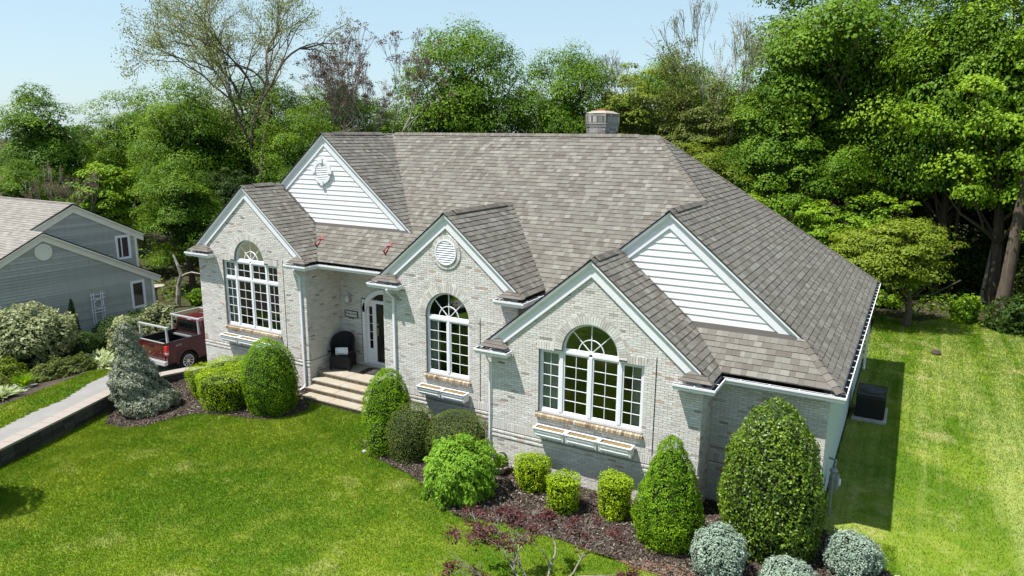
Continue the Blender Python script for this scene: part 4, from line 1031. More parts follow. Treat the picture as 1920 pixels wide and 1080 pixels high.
# ---- porch steps
def steps():
    t = empty('porch_steps', (-6.3, 1.5, -3.35), label='four stained limestone steps with brick risers up to the front porch', cat='steps')
    o = t.location
    def bx(m, *q): m.box(q[0]-o.x, q[1]-o.x, q[2]-o.y, q[3]-o.y, q[4]-o.z, q[5]-o.z, random.random())
    fy = [2.0, 1.63, 1.30, .95]; zt = [-2.70, -2.87, -3.04, -3.21]; xl = [-8.39, -8.28, -8.2, -8.1]
    for k in range(4):
        xr = XC-.02 if k == 0 else -4.42
        back = 3.39 if k == 0 else fy[k-1]+.03
        n = 3
        for i in range(n):
            m = MB(); a = xl[k]+(xr-xl[k])*i/n+.004; b_ = xl[k]+(xr-xl[k])*(i+1)/n-.004
            bx(m, a, b_, fy[k], back if k == 0 else back+.02, zt[k]-.055, zt[k]); m.build('tread_stone', M['stone'], t, bevel=.01)
        rb = int((xr-xl[k])/.07)
        m = MB()
        for i in range(rb):
            a = xl[k]+.03+(xr-xl[k]-.06)*i/rb; bx(m, a+.003, a+(xr-xl[k]-.06)/rb-.003, fy[k]+.04, fy[k]+.12, zt[k]-.175, zt[k]-.058)
        q = m.build('riser_bricks', M['riser'], t); q['kind'] = 'stuff'
        m = MB(); bx(m, xl[k]+.04, xr-.02, fy[k]+.06, 3.38, zt[k]-.6, zt[k]-.06); m.build('step_core', M['mortar'], t)
steps()
def box_obj(name, bxs, m, parent=None, bevel=0):
    b = MB()
    for q in bxs: b.box(*q)
    return b.build(name, m, parent, bevel=bevel)
# door mat
dm = empty('door_mat', (-6.55, 2.95, -2.695), R(4), label='dark patterned door mat lying before the front door', cat='door mat')
box_obj('mat_pile', [(-.42, .42, -.27, .27, 0, .014)], M['mat'], dm); box_obj('mat_border', [(-.46, -.42, -.31, .31, 0, .01), (.42, .46, -.31, .31, 0, .01), (-.42, .42, -.31, -.27, 0, .01), (-.42, .42, .27, .31, 0, .01)], M['black'], dm)
# wicker wing chair
def chair():
    t = empty('wing_chair', (-7.86, 2.80, -2.695), R(22), label='black wicker wing chair on the porch holding a white cushion', cat='chair'); t.scale = (1.1, 1.1, 1.12)
    b = MB(); n = 14
    # curved back with wings: a wrapped sheet with thickness
    def ringp(u, r): a = math.pi*(-.05+1.1*u); return (-r*math.cos(a)*1.02, r*.82*math.sin(a)*1.0)
    prof_z = [.18, .45, .75, 1.02, 1.12]
    V = {}
    for k, z in enumerate(prof_z):
        for i in range(n+1):
            u = i/n; rr = .37+.035*(z-.2); x, y = ringp(u, rr); xi, yi = ringp(u, rr-.05)
            drop = (abs(u-.5)*2)**2.2
            zz = z if z < .5 else .5+(z-.5)*(1-.62*drop)
            V[k, i, 0] = (x, y-.02, zz); V[k, i, 1] = (xi, yi-.02, zz)
    for k in range(len(prof_z)-1):
        for i in range(n):
            b.hexa([V[k,i,0], V[k,i+1,0], V[k,i+1,1], V[k,i,1], V[k+1,i,0], V[k+1,i+1,0], V[k+1,i+1,1], V[k+1,i,1]])
    b.build('backrest', M['wicker'], t)
    box_obj('seat', [(-.33, .33, -.36, .28, .36, .44)], M['wicker'], t, bevel=.02)
    box_obj('skirt', [(-.33, .33, -.35, -.32, .10, .36), (-.335, -.31, -.32, .25, .10, .36), (.31, .335, -.32, .25, .10, .36)], M['wicker'], t)
    for x in (-.31, .31):
        for y in (-.33, .26): box_obj('leg', [(x-.022, x+.022, y-.022, y+.022, 0, .36)], M['black'], t)
    box_obj('arm', [(-.385, -.32, -.34, .1, .56, .61)], M['wicker'], t, bevel=.02); box_obj('arm', [(.32, .385, -.34, .1, .56, .61)], M['wicker'], t, bevel=.02)
    c = empty('cushion', (-7.80, 2.66, -2.20), R(22), label='small white patterned cushion leaning on the black wicker chair', cat='cushion')
    m = MB(); N = 10
    for s in (-1, 1):
        for i in range(N):
            for j in range(N):
                def P(i, j):
                    u, v = i/N*2-1, j/N*2-1; e = (1-abs(u)**3)*(1-abs(v)**3); return (u*.24*(1-.06*v*v), s*.075*e, v*.13*(1-.05*u*u)+.14)
                q = [P(i,j), P(i+1,j), P(i+1,j+1), P(i,j+1)]; m.face(q if s < 0 else q[::-1])
    k = m.build('cushion_cover', M['fabric'], c, smooth=True); k.rotation_euler = (R(-14), R(-4), 0)
chair()
# wall lantern
def lantern():
    t = empty('wall_lantern', (-7.97, Y2-.01, -.28), label='silver caged wall lantern on brick beside the front door', cat='lantern')
    box_obj('back_plate', [(-.05, .05, -.02, 0, -.16, .16)], M['metal'], t)
    m = MB(); m.tube([(0,-.01,.1),(0,-.09,.2),(0,-.16,.2),(0,-.17,.14)], .012, 6); m.build('bracket', M['metal'], t)
    m = MB()
    for i in range(6):
        a = i*math.pi/3; m.tube([(.03*math.cos(a),-.17+.03*math.sin(a),.14),(.10*math.cos(a),-.17+.10*math.sin(a),.05),(.085*math.cos(a),-.17+.085*math.sin(a),-.13),(.0,-.17,-.22)], .007, 5)
    m.build('cage', M['metal'], t)
    m = MB(); m.lathe([(.055,-.12),(.075,.03),(.03,.1)], (0,-.17,0), 12); m.build('glass_shade', M['white'], t)
lantern()
# welcome sign
def sign():
    t = empty('welcome_sign', (-7.92, Y2-.012, -.87), label='framed WELCOME sign on brick wall above the porch chair', cat='sign')
    box_obj('board', [(-.28, .28, -.016, 0, -.10, .10)], M['sign'], t)
    box_obj('sign_frame', [(-.31, .31, -.028, 0, .10, .125), (-.31, .31, -.028, 0, -.125, -.10), (-.31, -.285, -.027, 0, -.10, .10), (.285, .31, -.027, 0, -.10, .10)], M['black'], t)
    m = MB()
    for s in (-1, 1): m.tube([(s*.12,-.015,-.13),(s*.09,-.015,-.165),(s*.04,-.015,-.165),(s*.02,-.015,-.14)], .01, 5)
    m.build('scroll', M['black'], t)
    cu = bpy.data.curves.new('lettering', 'FONT'); cu.body = 'WELCOME'; cu.size = .105; cu.extrude = .002; cu.align_x = 'CENTER'; cu.align_y = 'CENTER'; cu.space_character = 1.12
    o = bpy.data.objects.new('lettering', cu); COL.objects.link(o); bpy.context.view_layer.update()
    me = bpy.data.meshes.new_from_object(o.evaluated_get(bpy.context.evaluated_depsgraph_get())); bpy.data.objects.remove(o)
    me.materials.clear(); me.materials.append(M['black']); q = link('lettering', me, t); q.rotation_euler = (R(90), 0, 0); q.location = (0, -.019, 0)
sign()

# ---- window boxes
def window_box(x, y, z, L, lab, group):
    t = empty('window_box', (x, y, z), label=lab, cat='window box', group=group)
    d, h = .29, .22
    def quadbox(nm, pts, m=M['planter']):
        b = MB(); b.hexa(pts); b.build(nm, m, t)
    f0, f1 = -d+.03, -d      # bottom, top of the front face
    quadbox('front_panel', [(0,f0,0),(L,f0,0),(L,f0+.02,0),(0,f0+.02,0),(0,f1,h),(L,f1,h),(L,f1+.02,h),(0,f1+.02,h)])
    quadbox('back_panel', [(0,-.03,0),(L,-.03,0),(L,-.01,0),(0,-.01,0),(0,-.03,h),(L,-.03,h),(L,-.01,h),(0,-.01,h)])
    for a in (0, L-.02): quadbox('end_panel', [(a,f0+.021,0),(a+.02,f0+.021,0),(a+.02,-.031,0),(a,-.031,0),(a,f1+.021,h),(a+.02,f1+.021,h),(a+.02,-.031,h),(a,-.031,h)])
    box_obj('rim', [(-.015, L+.015, f1-.02, f1+.028, h, h+.022), (-.015, L+.015, -.045, -.005, h, h+.022), (-.015, .028, f1+.028, -.045, h, h+.022), (L-.028, L+.015, f1+.028, -.045, h, h+.022)], M['planter'], t, bevel=.004)
    box_obj('moulding', [(.06, L-.06, f1-.002, f1+.02, .15, .165), (.06, L-.06, f1+.008, f1+.03, .06, .075)], M['planter'], t)
    m = MB(); n = int(L/.07); rows = 3
    for i in range(n):
        for j in range(rows):
            q = []
            for (ii, jj) in ((i,j),(i+1,j),(i+1,j+1),(i,j+1)):
                random.seed(ii*31+jj*7+int(x*100)); q.append((.02+(L-.04)*ii/n, f1+.02+(-.03-f1-.02)*jj/rows, h-.03+random.uniform(0,.035)))
            m.face(q)
    m.build('soil', M['soil'], t)
g = 'white window boxes hung under the front windows'
window_box(1.44, -.035, -2.06, .84, 'weathered white window box, left of three under the right gable window', g)
window_box(2.33, -.035, -2.06, .84, 'weathered white window box, middle of three under the right gable window', g)
window_box(3.22, -.035, -2.06, .84, 'weathered white window box, right of three under the right gable window', g)
window_box(-2.93, Y3-.035, -2.03, .80, 'weathered white window box, left of the pair under the middle gable window', g)
window_box(-2.08, Y3-.035, -2.03, .80, 'weathered white window box, right of the pair under the middle gable window', g)
window_box(-12.55, Y1-.035, -2.05, .86, 'weathered white window box, left of three under the tall left window', g)
window_box(-11.63, Y1-.035, -2.05, .86, 'weathered white window box, middle of three under the tall left window', g)
window_box(-10.71, Y1-.035, -2.05, .86, 'white window box beside the yew dome, right of three under the tall left window', g)
random.seed(11)
# roof brackets left on the porch roof
def jack(x, lab):
    y = 2.75; z = SL*(y-.633)+.012
    t = empty('roof_bracket', (x, y, z), label=lab, cat='roof bracket', group='roof brackets left on the porch roof')
    t.rotation_euler = (math.atan(SL), 0, R(4))
    box_obj('strap', [(-.03, .03, -.10, .30, .003, .012)], M['red'], t); box_obj('plank_arm', [(-.025, .025, -.20, -.08, .01, .025), (-.03, .03, -.22, -.205, .01, .16)], M['red'], t)
    m = MB(); m.tube([(0,-.2,.15),(0,.12,.02)], .016, 5); m.build('brace', M['black'], t); box_obj('cross_bar', [(-.11, .11, .10, .13, .012, .03)], M['red'], t)
jack(-8.675, 'dark roof bracket on the porch roof near the left valley'); jack(-5.645, 'red roof bracket on the porch roof near the middle gable')

# ---- choose single pieces, join the rest
def flush_pieces():
    chosen = set()
    for kind in ('brick', 'shingle'):
        c = []
        for i, p in enumerate(PIECES):
            if p[1] != kind or p[6] is None: continue
            cen = p[6]
            if kind == 'brick':
                if cen.y < .1 and (cen.x > 4.75 and cen.z < -.8): continue
                if cen.y < .1 and cen.z < -2.6: continue
                if cen.y > .5 and cen.x > 5.3 and cen.z < -.2: continue
                if abs(p[6].y) > .05: continue
            c.append((p[0], i))
        c.sort(); chosen |= {i for _, i in c[:290]}
    merged = {}
    for i, p in enumerate(PIECES):
        if i in chosen: p[2].build(p[3], p[4], p[5])
        else: merged.setdefault((p[5].name, p[3], p[4].name), []).append(p)
    for k, L in merged.items():
        b = MB()
        for p in L:
            n = len(b.v); b.v += p[2].v; b.f += [tuple(n+i for i in f) for f in p[2].f]; b.t += p[2].t; b.m += p[2].m
        o = b.build({'brick': 'brick_courses', 'shingle': 'shingle_courses'}.get(L[0][3], L[0][3]), L[0][4], L[0][5]); o['kind'] = 'stuff'
    print('pieces', len(PIECES))
    PIECES.clear()
flush_pieces()
#NEXT
# ---------------------------------------------------------------- neighbour's house
def neighbour():
    t = empty('neighbour_house', (-22, 1, -3.7), label='blue grey shingled neighbouring house with cream trim and pale roof', cat='house')
    X1, X2 = -22.0, -23.0
    def P(o): o.matrix_parent_inverse = t.matrix_world.inverted() if False else Matrix.Translation(-t.location); return o
    sl = .515; yA, zA = .45, 1.40; yB, zB = 2.36, 2.36; yE = 5.53
    lowtop = lambda y: zA - sl*abs(y-yA)-.06
    uptop = lambda y: zB - sl*abs(y-yB)-.06
    y0 = -6.2
    wins1 = [(2.0+2.02, 2.0+2.72, -2.62, -1.32), (-.45, .5, -3.7, -2.9)]
    wins2 = [(4.14, 4.86, -.42, .72)]
    def wallm(X, top, ya, yb, zb):
        b = MB(); ys = [ya]+[y for y in (yA, yB) if ya < y < yb]+[yb]
        pts = [(X, ya, zb), (X, yb, zb)]+[(X, y, top(y)) for y in ys[::-1]]
        b.prism(pts, (-.12, 0, 0)); return b
    w1_ = P(wallm(X1-.01, lowtop, y0, 5.1, -3.9).build('wall', M['nsiding'], t)); w2_ = P(wallm(X2-.01, uptop, -2, 5.12, -3.9).build('wall', M['nsiding'], t))
    def rows(X, top, ya, yb, z0, zmax, wins, parent):
        z = z0; step = .128
        while z < zmax:
            zt = z+step
            # extents where the gable is above the row
            ym = yA if top is lowtop else yB
            apex = top(ym)
            if z > apex-.05: break
            lo = max(ya, ym-(apex-zt)/sl) if zt > top(ya) else ya; hi = min(yb, ym+(apex-zt)/sl) if zt > top(yb) else yb
            seg = [(lo, hi)]
            for a, b_, c, d in wins:
                if c < z+step/2 < d: seg = subtract(seg, a, b_)
            for a, b_ in seg:
                # shingles: uneven butts
                n = max(1, int((b_-a)/.9))
                for k in range(1):
                    m = MB(); m.hexa([(X,a,z),(X+.040,a,z),(X+.040,b_,z),(X,b_,z),(X,a,zt+.004),(X+.004,a,zt+.004),(X+.004,b_,zt+.004),(X,b_,zt+.004)], random.random())
                    m.build('siding_course', M['nsiding'], parent)
            z = zt
    rows(X1, lowtop, y0, 5.08, -3.75, 1.4, wins1, w1_); rows(X2, uptop, -2, 5.1, -1.6, 2.4, wins2, w2_)
    for X, wins, par in ((X1, wins1, w1_), (X2, wins2, w2_)):
        for a, b_, c, d in wins:
            m = MB(); x0, x1 = X-.02, X+.05; fr = .11
            m.box(x0, x1, a, b_, c, c+fr); m.box(x0, x1, a, b_, d-fr, d); m.box(x0, x1, a, a+fr, c+fr, d-fr); m.box(x0, x1, b_-fr, b_, c+fr, d-fr)
            w = P(m.build('window', M['white'], t))
            m = MB(); m.face([(X+.01,a+fr,c+fr),(X+.01,b_-fr,c+fr),(X+.01,b_-fr,d-fr),(X+.01,a+fr,d-fr)]); q = m.build('pane', M['darkglass'], w)
            if X == X2:
                m = MB(); ym = (a+b_)/2; m.box(X+.012, X+.04, ym-.1, ym-.05, c+fr, d-fr); m.build('sash_rail', M['white'], w)
    # round vent disc
    m = MB(); n = 28
    for r0, r1, xx in ((.0, .27, .04), (.27, .345, .07)):
        for i in range(n):
            a, b_ = 2*math.pi*i/n, 2*math.pi*(i+1)/n
            q = [(.43+q_*math.cos(s), .56+q_*math.sin(s)) for q_, s in ((r0, a), (r1, a), (r1, b_), (r0, b_))]
            m.hexa([(X1, p[0], p[1]) for p in q]+[(X1+xx, p[0], p[1]) for p in q])
    P(m.build('round_vent', M['cream'], t))
    # rakes, corner boards, gutters
    def nr(X, ya, za, yb, zb, dep=.34, out=.16):
        d = Vector((0, yb-ya, zb-za)).normalized(); nn = Vector((0, -d.z, d.y)); nn = nn if nn.z < 0 else -nn
        A, B = Vector((X, ya, za)), Vector((X, yb, zb))
        for s0, s1, p, x0 in ((0, .10, out, 0), (.10, dep, out*.45, 0)):
            def pt(Pt, s): v = Pt+nn*s; return v+d*((Pt.y-v.y)/d.y)
            q = [pt(A, s0), pt(B, s0), pt(B, s1), pt(A, s1)]
            m = MB(); m.hexa([(X-.05, v.y, v.z) for v in q]+[(X+p, v.y, v.z) for v in q]); P(m.build('rake_board', M['cream'], t))
    nr(X1, yA, zA, yE, zA-sl*(yE-yA)); nr(X1, yA, zA, y0, zA-sl*(yA-y0))
    nr(X2, yB, zB, yE, zB-sl*(yE-yB)); nr(X2, yB, zB, .5, zB-sl*(yB-.5))
    for X, zt in ((X1, lowtop(5.1)-.2), (X2, uptop(5.1)-.2)):
        m = MB(); m.box(X-.02, X+.04, 5.08, 5.2, -3.9, zt); P(m.build('corner_board', M['cream'], t))
        m = MB(); m.tube([(X-.05,5.5,zt+.05),(X-.05,5.32,zt-.15),(X-.05,5.24,zt-.22)], .04, 6); P(m.build('downspout', M['cream'], t))
    # roofs: right-hand slopes, and the long pale front slope
    def slab(pts, nm='roof'):
        m = MB(); m.prism(pts, (0, 0, -.05)); return P(m.build(nm, M['nroof'], t))
    zf = lambda y: zA - sl*(yA-y)
    ZU = zB
    rA = slab([(X1+.16, y0-.3, zf(y0-.3)), (X1+.16, yA, zA), (X2+.16, yA, zA), (X2+.16, yB, zB), (-40, yB, zB), (-40, y0-.3, zf(y0-.3))])
    slab([(X1+.16, yA, zA), (X1+.16, yE, zA-sl*(yE-yA)), (X2-.1, yE, zA-sl*(yE-yA)), (X2-.1, yA, zA)])
    slab([(X2+.16, yB, zB), (X2+.16, yE, zB-sl*(yE-yB)), (-40, yE, zB-sl*(yE-yB)), (-40, yB, zB)])
    r = dict(n='N', a=0, b=sl, c=zA-sl*yA+.004, polys=[[(-34,y0),(X1+.15,y0),(X1+.15,yA),(-34,yA)], [(-34,yA),(X2+.15,yA),(X2+.15,yB),(-34,yB)]], up=(0,1), eave=y0)
    shingle_plane(r, rA, M['nroof'], expo=.15, wmin=.2, wmax=.5, kind='nshingle', nm='shingle', single=False)
    m = MB(); m.box(-40, X2+.16, yB-.12, yB+.12, zB-.02, zB+.02); P(m.build('ridge_cap', M['nroof'], t))
    # far walls so that the body is closed
    m = MB(); m.box(-40, X2-.2, yE-.5, yE-.35, -3.9, .7); m.box(-40, X1-.2, y0, y0+.15, -3.9, -2.1); P(m.build('side_wall', M['nsiding'], t))
    return t
nb = neighbour()
for o in list(nb.children_recursive):
    pass
flush_pieces()

# ---------------------------------------------------------------- pick-up truck
def truck():
    t = empty('pickup_truck', (-15.95, 3.4, -3.755), label='dark red pickup truck with ladder rack parked beside the brick house', cat='truck')
    # local axes: y forward (away from the camera), x to the right, tailgate at y=-2.75
    hw = .97
    def sidebody():
        m = MB()
        # side panels with wheel arches, outer skin as strips
        def strip(y0, y1, zb0, zb1, zt, x, inn):
            m.hexa([(x,y0,zb0),(x,y1,zb1),(x-inn,y1,zb1),(x-inn,y0,zb0),(x,y0,zt),(x,y1,zt),(x-inn,y1,zt),(x-inn,y0,zt)])
        for sx in (1, -1):
            x = hw*sx; inn = .10*sx
            ys = [-2.75, -2.35]; 
            def arch(yc, r=.50):
                out = []
                for i in range(13):
                    a = math.pi*i/12; out.append((yc-r*math.cos(a), .40+r*math.sin(a)))
                return out
            prof = [(-2.75, .52), (-2.34, .48)]+arch(-1.78)+[(-1.2, .42), (1.02, .42)]+arch(1.60)+[(2.2, .45), (2.72, .5)]
            for (a, za), (b_, zb) in zip(prof, prof[1:]):
                if b_-a < 1e-4: continue
                strip(a, b_, max(za, .42), max(zb, .42), 1.02, x, inn)
        return m
    body = sidebody()
    # shoulder: from belt line z 1.02 to rail 1.32 tapering in, bed part and cab part
    for sx in (1, -1):
        body.hexa([(sx*hw,-2.75,1.02),(sx*hw,2.4,1.02),(sx*(hw-.1),2.4,1.02),(sx*(hw-.1),-2.75,1.02),(sx*(hw-.05),-2.75,1.33),(sx*(hw-.05),2.3,1.30),(sx*(hw-.13),2.3,1.30),(sx*(hw-.13),-2.75,1.33)] if sx > 0 else
                  [(sx*(hw-.1),-2.75,1.02),(sx*(hw-.1),2.4,1.02),(sx*hw,2.4,1.02),(sx*hw,-2.75,1.02),(sx*(hw-.13),-2.75,1.33),(sx*(hw-.13),2.3,1.30),(sx*(hw-.05),2.3,1.30),(sx*(hw-.05),-2.75,1.33)])
        # flared arch lips
        for yc in (-1.78, 1.60):
            for i in range(12):
                a0, a1 = math.pi*i/12, math.pi*(i+1)/12
                P = [(yc-r*math.cos(a), .40+r*math.sin(a)) for r, a in ((.48, a0), (.57, a0), (.57, a1), (.48, a1))]
                body.hexa([(sx*(hw-.03), p[0], p[1]) for p in P]+[(sx*(hw+.022), p[0], p[1]) for p in P])
    body.box(-hw+.1, hw-.1, .9, 2.65, .55, 1.22); body.box(-hw+.02, hw-.02, 2.3, 2.75, .55, 1.15)   # engine bay, nose
    body.hexa([(-hw+.08,.95,1.22),(hw-.08,.95,1.22),(hw-.12,2.7,1.1),(-hw+.12,2.7,1.1),(-hw+.12,1.0,1.32),(hw-.12,1.0,1.32),(hw-.2,2.6,1.2),(-hw+.2,2.6,1.2)])
    root = body.build('body', M['car'], t, bevel=.012)
    # cab
    c = MB()
    c.box(-hw+.1, hw-.1, -.98, 1.0, .5, 1.30)
    zb, zt = 1.30, 1.86
    lo = [(-hw+.06,-1.0,zb),(hw-.06,-1.0,zb),(hw-.06,1.1,zb),(-hw+.06,1.1,zb)]; up = [(-hw+.22,-.86,zt),(hw-.22,-.86,zt),(hw-.22,.35,zt),(-hw+.22,.35,zt)]
    c.hexa(lo+up); c.hexa([(-hw+.23,-.85,zt),(hw-.23,-.85,zt),(hw-.23,.34,zt),(-hw+.23,.34,zt),(-hw+.32,-.7,zt+.045),(hw-.32,-.7,zt+.045),(hw-.32,.2,zt+.045),(-hw+.32,.2,zt+.045)])
    c.build('cab', M['car'], t, bevel=.03)
    def panel(nm, q, m, off):
        b = MB(); o = Vector(off); b.prism([Vector(p)+o for p in q], o*.3); b.build(nm, m, t)
    L = lambda a, b_, s: tuple(a[i]+(b_[i]-a[i])*s for i in range(3))
    def inset(A, B, C, D, u0, u1, v0, v1):
        f = lambda u, v: L(L(A, B, u), L(D, C, u), v); return [f(u0, v0), f(u1, v0), f(u1, v1), f(u0, v1)]
    panel('rear_window', inset(lo[0], lo[1], up[1], up[0], .08, .92, .12, .86), M['darkglass'], (0, -.012, .002))
    panel('side_window', inset(lo[1], lo[2], up[2], up[1], .06, .42, .12, .86), M['darkglass'], (.012, 0, .003)); panel('side_window', inset(lo[1], lo[2], up[2], up[1], .46, .80, .12, .86), M['darkglass'], (.012, 0, .003))
    panel('side_window', inset(lo[3], lo[0], up[0], up[3], .58, .94, .12, .86), M['darkglass'], (-.012, 0, .003))
    panel('windscreen', inset(lo[2], lo[3], up[3], up[2], .06, .94, .08, .92), M['darkglass'], (0, .014, .006))
    panel('brake_light', [(-.13,-.86,1.815),(.13,-.86,1.815),(.13,-.85,1.85),(-.13,-.85,1.85)], M['chrome'], (0, -.02, .003))
    # bed: floor, inner walls, rails, tailgate
    b = MB(); b.box(-hw+.13, hw-.13, -2.70, -1.02, .80, .84); b.box(-hw+.105, -hw+.14, -2.7, -1.02, .84, 1.30); b.box(hw-.14, hw-.105, -2.7, -1.02, .84, 1.30); b.box(-hw+.14, hw-.14, -1.06, -1.02, .84, 1.28)
    b.box(-hw+.14, -hw+.32, -2.1, -1.45, .84, 1.06); b.box(hw-.32, hw-.14, -2.1, -1.45, .84, 1.06); b.build('bed_liner', M['black'], t)
    for q1, q2 in ((-hw+.045, -hw+.15), (hw-.15, hw-.045)): b = MB(); b.box(q1, q2, -2.74, -1.02, 1.325, 1.35); b.build('bed_rail', M['black'], t)
    b = MB(); b.box(-hw+.14, hw-.14, -1.16, -1.07, 1.14, 1.20); b.build('bed_bar', M['chrome'], t)
    b = MB(); b.box(-hw+.15, hw-.15, -2.77, -2.70, .66, 1.325); b.box(-hw+.3, hw-.3, -2.785, -2.77, .78, 1.1); g_ = b.build('tailgate', M['car'], t, bevel=.012)
    b = MB(); b.box(-hw+.16, hw-.16, -2.785, -2.70, 1.327, 1.35); b.build('tailgate_cap', M['chrome'], g_)
    b = MB(); b.box(-.12, .12, -2.80, -2.785, 1.14, 1.2); b.build('tailgate_handle', M['black'], g_)
    b = MB(); b.box(-hw, hw, -2.93, -2.75, .46, .63); b.build('rear_bumper', M['chrome'], t, bevel=.03)
    for sx in (1, -1):
        b = MB(); x0, x1 = sorted((sx*(hw-.14), sx*(hw+.008))); b.box(x0, x1, -2.785, -2.66, .86, 1.24); k = b.build('tail_light', M['redlamp'], t, bevel=.01)
        b = MB(); x0, x1 = sorted((sx*(hw-.12), sx*(hw+.012))); b.box(x0, x1, -2.79, -2.70, .90, .98); b.build('reverse_lens', M['chrome'], k)
        b = MB(); x0, x1 = sorted((sx*(hw-.02), sx*(hw+.012))); b.box(x0, x1, 0.05, .17, 1.16, 1.2); b.box(x0, x1, -.9, -.78, 1.16, 1.2); b.build('door_handle', M['car'], t)
    # wheels
    def wheel(x, y):
        w = MB(); s = 1 if x > 0 else -1; prof = [(.25,-.12),(.36,-.125),(.40,-.09),(.41,0),(.40,.09),(.36,.125),(.25,.12)]
        n = 26; n0 = 0
        for r_, o in prof:
            for j in range(n):
                a = 2*math.pi*j/n; w.v.append((x+o*s, y+r_*math.cos(a), .41+r_*math.sin(a)))
        for i in range(len(prof)-1):
            for j in range(n): q = (j+1) % n; w.f.append((i*n+j, i*n+q, (i+1)*n+q, (i+1)*n+j)); w.t.append(.5); w.m.append(0)
        ty = w.build('wheel', M['tyre'], t, smooth=True)
        r = MB(); 
        def seg(r0, r1, a0, a1, d0, d1):
            P = [(y+q*math.cos(a), .41+q*math.sin(a)) for q, a in ((r0, a0), (r1, a0), (r1, a1), (r0, a1))]
            r.hexa([(x+s*d0, p[0], p[1]) for p in P]+[(x+s*d1, p[0], p[1]) for p in P])
        for i in range(24): seg(.235, .262, 2*math.pi*i/24, 2*math.pi*(i+1)/24, .03, .125)
        for i in range(10):
            a = 2*math.pi*i/10; seg(.05, .24, a-.09, a+.09, .06, .112)
        for i in range(12): seg(0, .07, 2*math.pi*i/12, 2*math.pi*(i+1)/12, .05, .12)
        r.build('rim', M['chrome'], ty)
        d = MB(); 
        for i in range(20):
            a0, a1 = 2*math.pi*i/20, 2*math.pi*(i+1)/20
            P = [(y+q*math.cos(a), .41+q*math.sin(a)) for q, a in ((0, a0), (.25, a0), (.25, a1), (0, a1))]; d.face([(x+s*.02, p[0], p[1]) for p in P])
        d.build('brake_disc', M['black'], ty)
    for x in (-.83, .83):
        for y in (-1.78, 1.60): wheel(x, y)
    u = MB(); u.box(-.7, .7, -2.6, 2.5, .35, .8); u.build('chassis', M['black'], t)
    # ladder rack
    r = MB(); zr = 1.98; rr = .030
    q_ = MB(); q_.box(-.93, .93, -2.66, -2.58, zr-.05, zr)
    r.box(-.93, .93, -1.13, -1.05, zr-.02, zr+.03); r.box(-.82, .82, .28, .36, zr, zr+.05)
    for sx in (-1, 1):
        for y in (-2.62, -1.09):
            x = .87*sx; xt = .82*sx if y > -2 else .84*sx
            (q_ if y < -2 else r).hexa([(x-.035,y-.04,1.35),(x+.035,y-.04,1.35),(x+.035,y+.04,1.35),(x-.035,y+.04,1.35),(xt-.03,y-.03,zr-.03),(xt+.03,y-.03,zr-.03),(xt+.03,y+.03,zr-.03),(xt-.03,y+.03,zr-.03)])
        r.box(min(.80*sx,.86*sx), max(.80*sx,.86*sx), -1.05, .30, zr-.01, zr+.04)
    r.build('ladder_rack', M['rack'], t); q_.build('rear_rack_bar', M['rack'], t)
    cu = bpy.data.curves.new('decal', 'FONT'); cu.body = '4X4'; cu.size = .17; cu.extrude = .001; cu.align_x = 'CENTER'; cu.align_y = 'CENTER'; cu.shear = .25
    o = bpy.data.objects.new('decal', cu); COL.objects.link(o); bpy.context.view_layer.update()
    me = bpy.data.meshes.new_from_object(o.evaluated_get(bpy.context.evaluated_depsgraph_get())); bpy.data.objects.remove(o)
    me.materials.clear(); me.materials.append(M['rack']); q = link('decal', me, t); q.rotation_euler = (R(90), 0, R(90)); q.location = (hw+.004, -1.95, 1.10); q.scale = (1, 1, 1)
    q.location = (hw-.018, -2.2, 1.16); q.rotation_euler = (R(90), 0, R(90))
    t.scale = (.95, .92, .97)
truck()

# ---------------------------------------------------------------- things beside the right wall
def ac_unit():
    t = empty('air_conditioner', (8.78, 9.25, -3.3), label='black air conditioner unit on a pad beside the right side wall', cat='air conditioner')
    box_obj('pad', [(-.50, .50, -.78, .62, -.02, .08)], M['concrete'], t, bevel=.01)
    b = MB(); b.box(-.41, .41, -.66, .5, .08, .80); b.build('casing', M['black'], t, bevel=.05)
    b = MB()
    for i in range(13):
        z = .14+i*.049; b.box(-.425, .425, -.675, -.66, z, z+.02); b.box(.41, .425, -.66, .5, z, z+.02)
    b.build('louvres', M['black'], t)
    b = MB(); b.box(-.44, .44, -.69, .53, .80, .86); b.build('top_panel', M['black'], t, bevel=.04)
    grey = mat('grey_fan_guard', (.09,.10,.11), rough=.4)
    b = MB()
    for r in (.12, .2, .28, .36):
        b.tube([(r*math.cos(2*math.pi*i/20), -.08+r*math.sin(2*math.pi*i/20), .885) for i in range(21)], .010, 4, cap=False)
    for i in range(8):
        a = math.pi*i/8; b.tube([(-.37*math.cos(a), -.08-.37*math.sin(a), .878), (.37*math.cos(a), -.08+.37*math.sin(a), .878)], .008, 4)
    b.build('fan_guard', grey, t)
ac_unit()
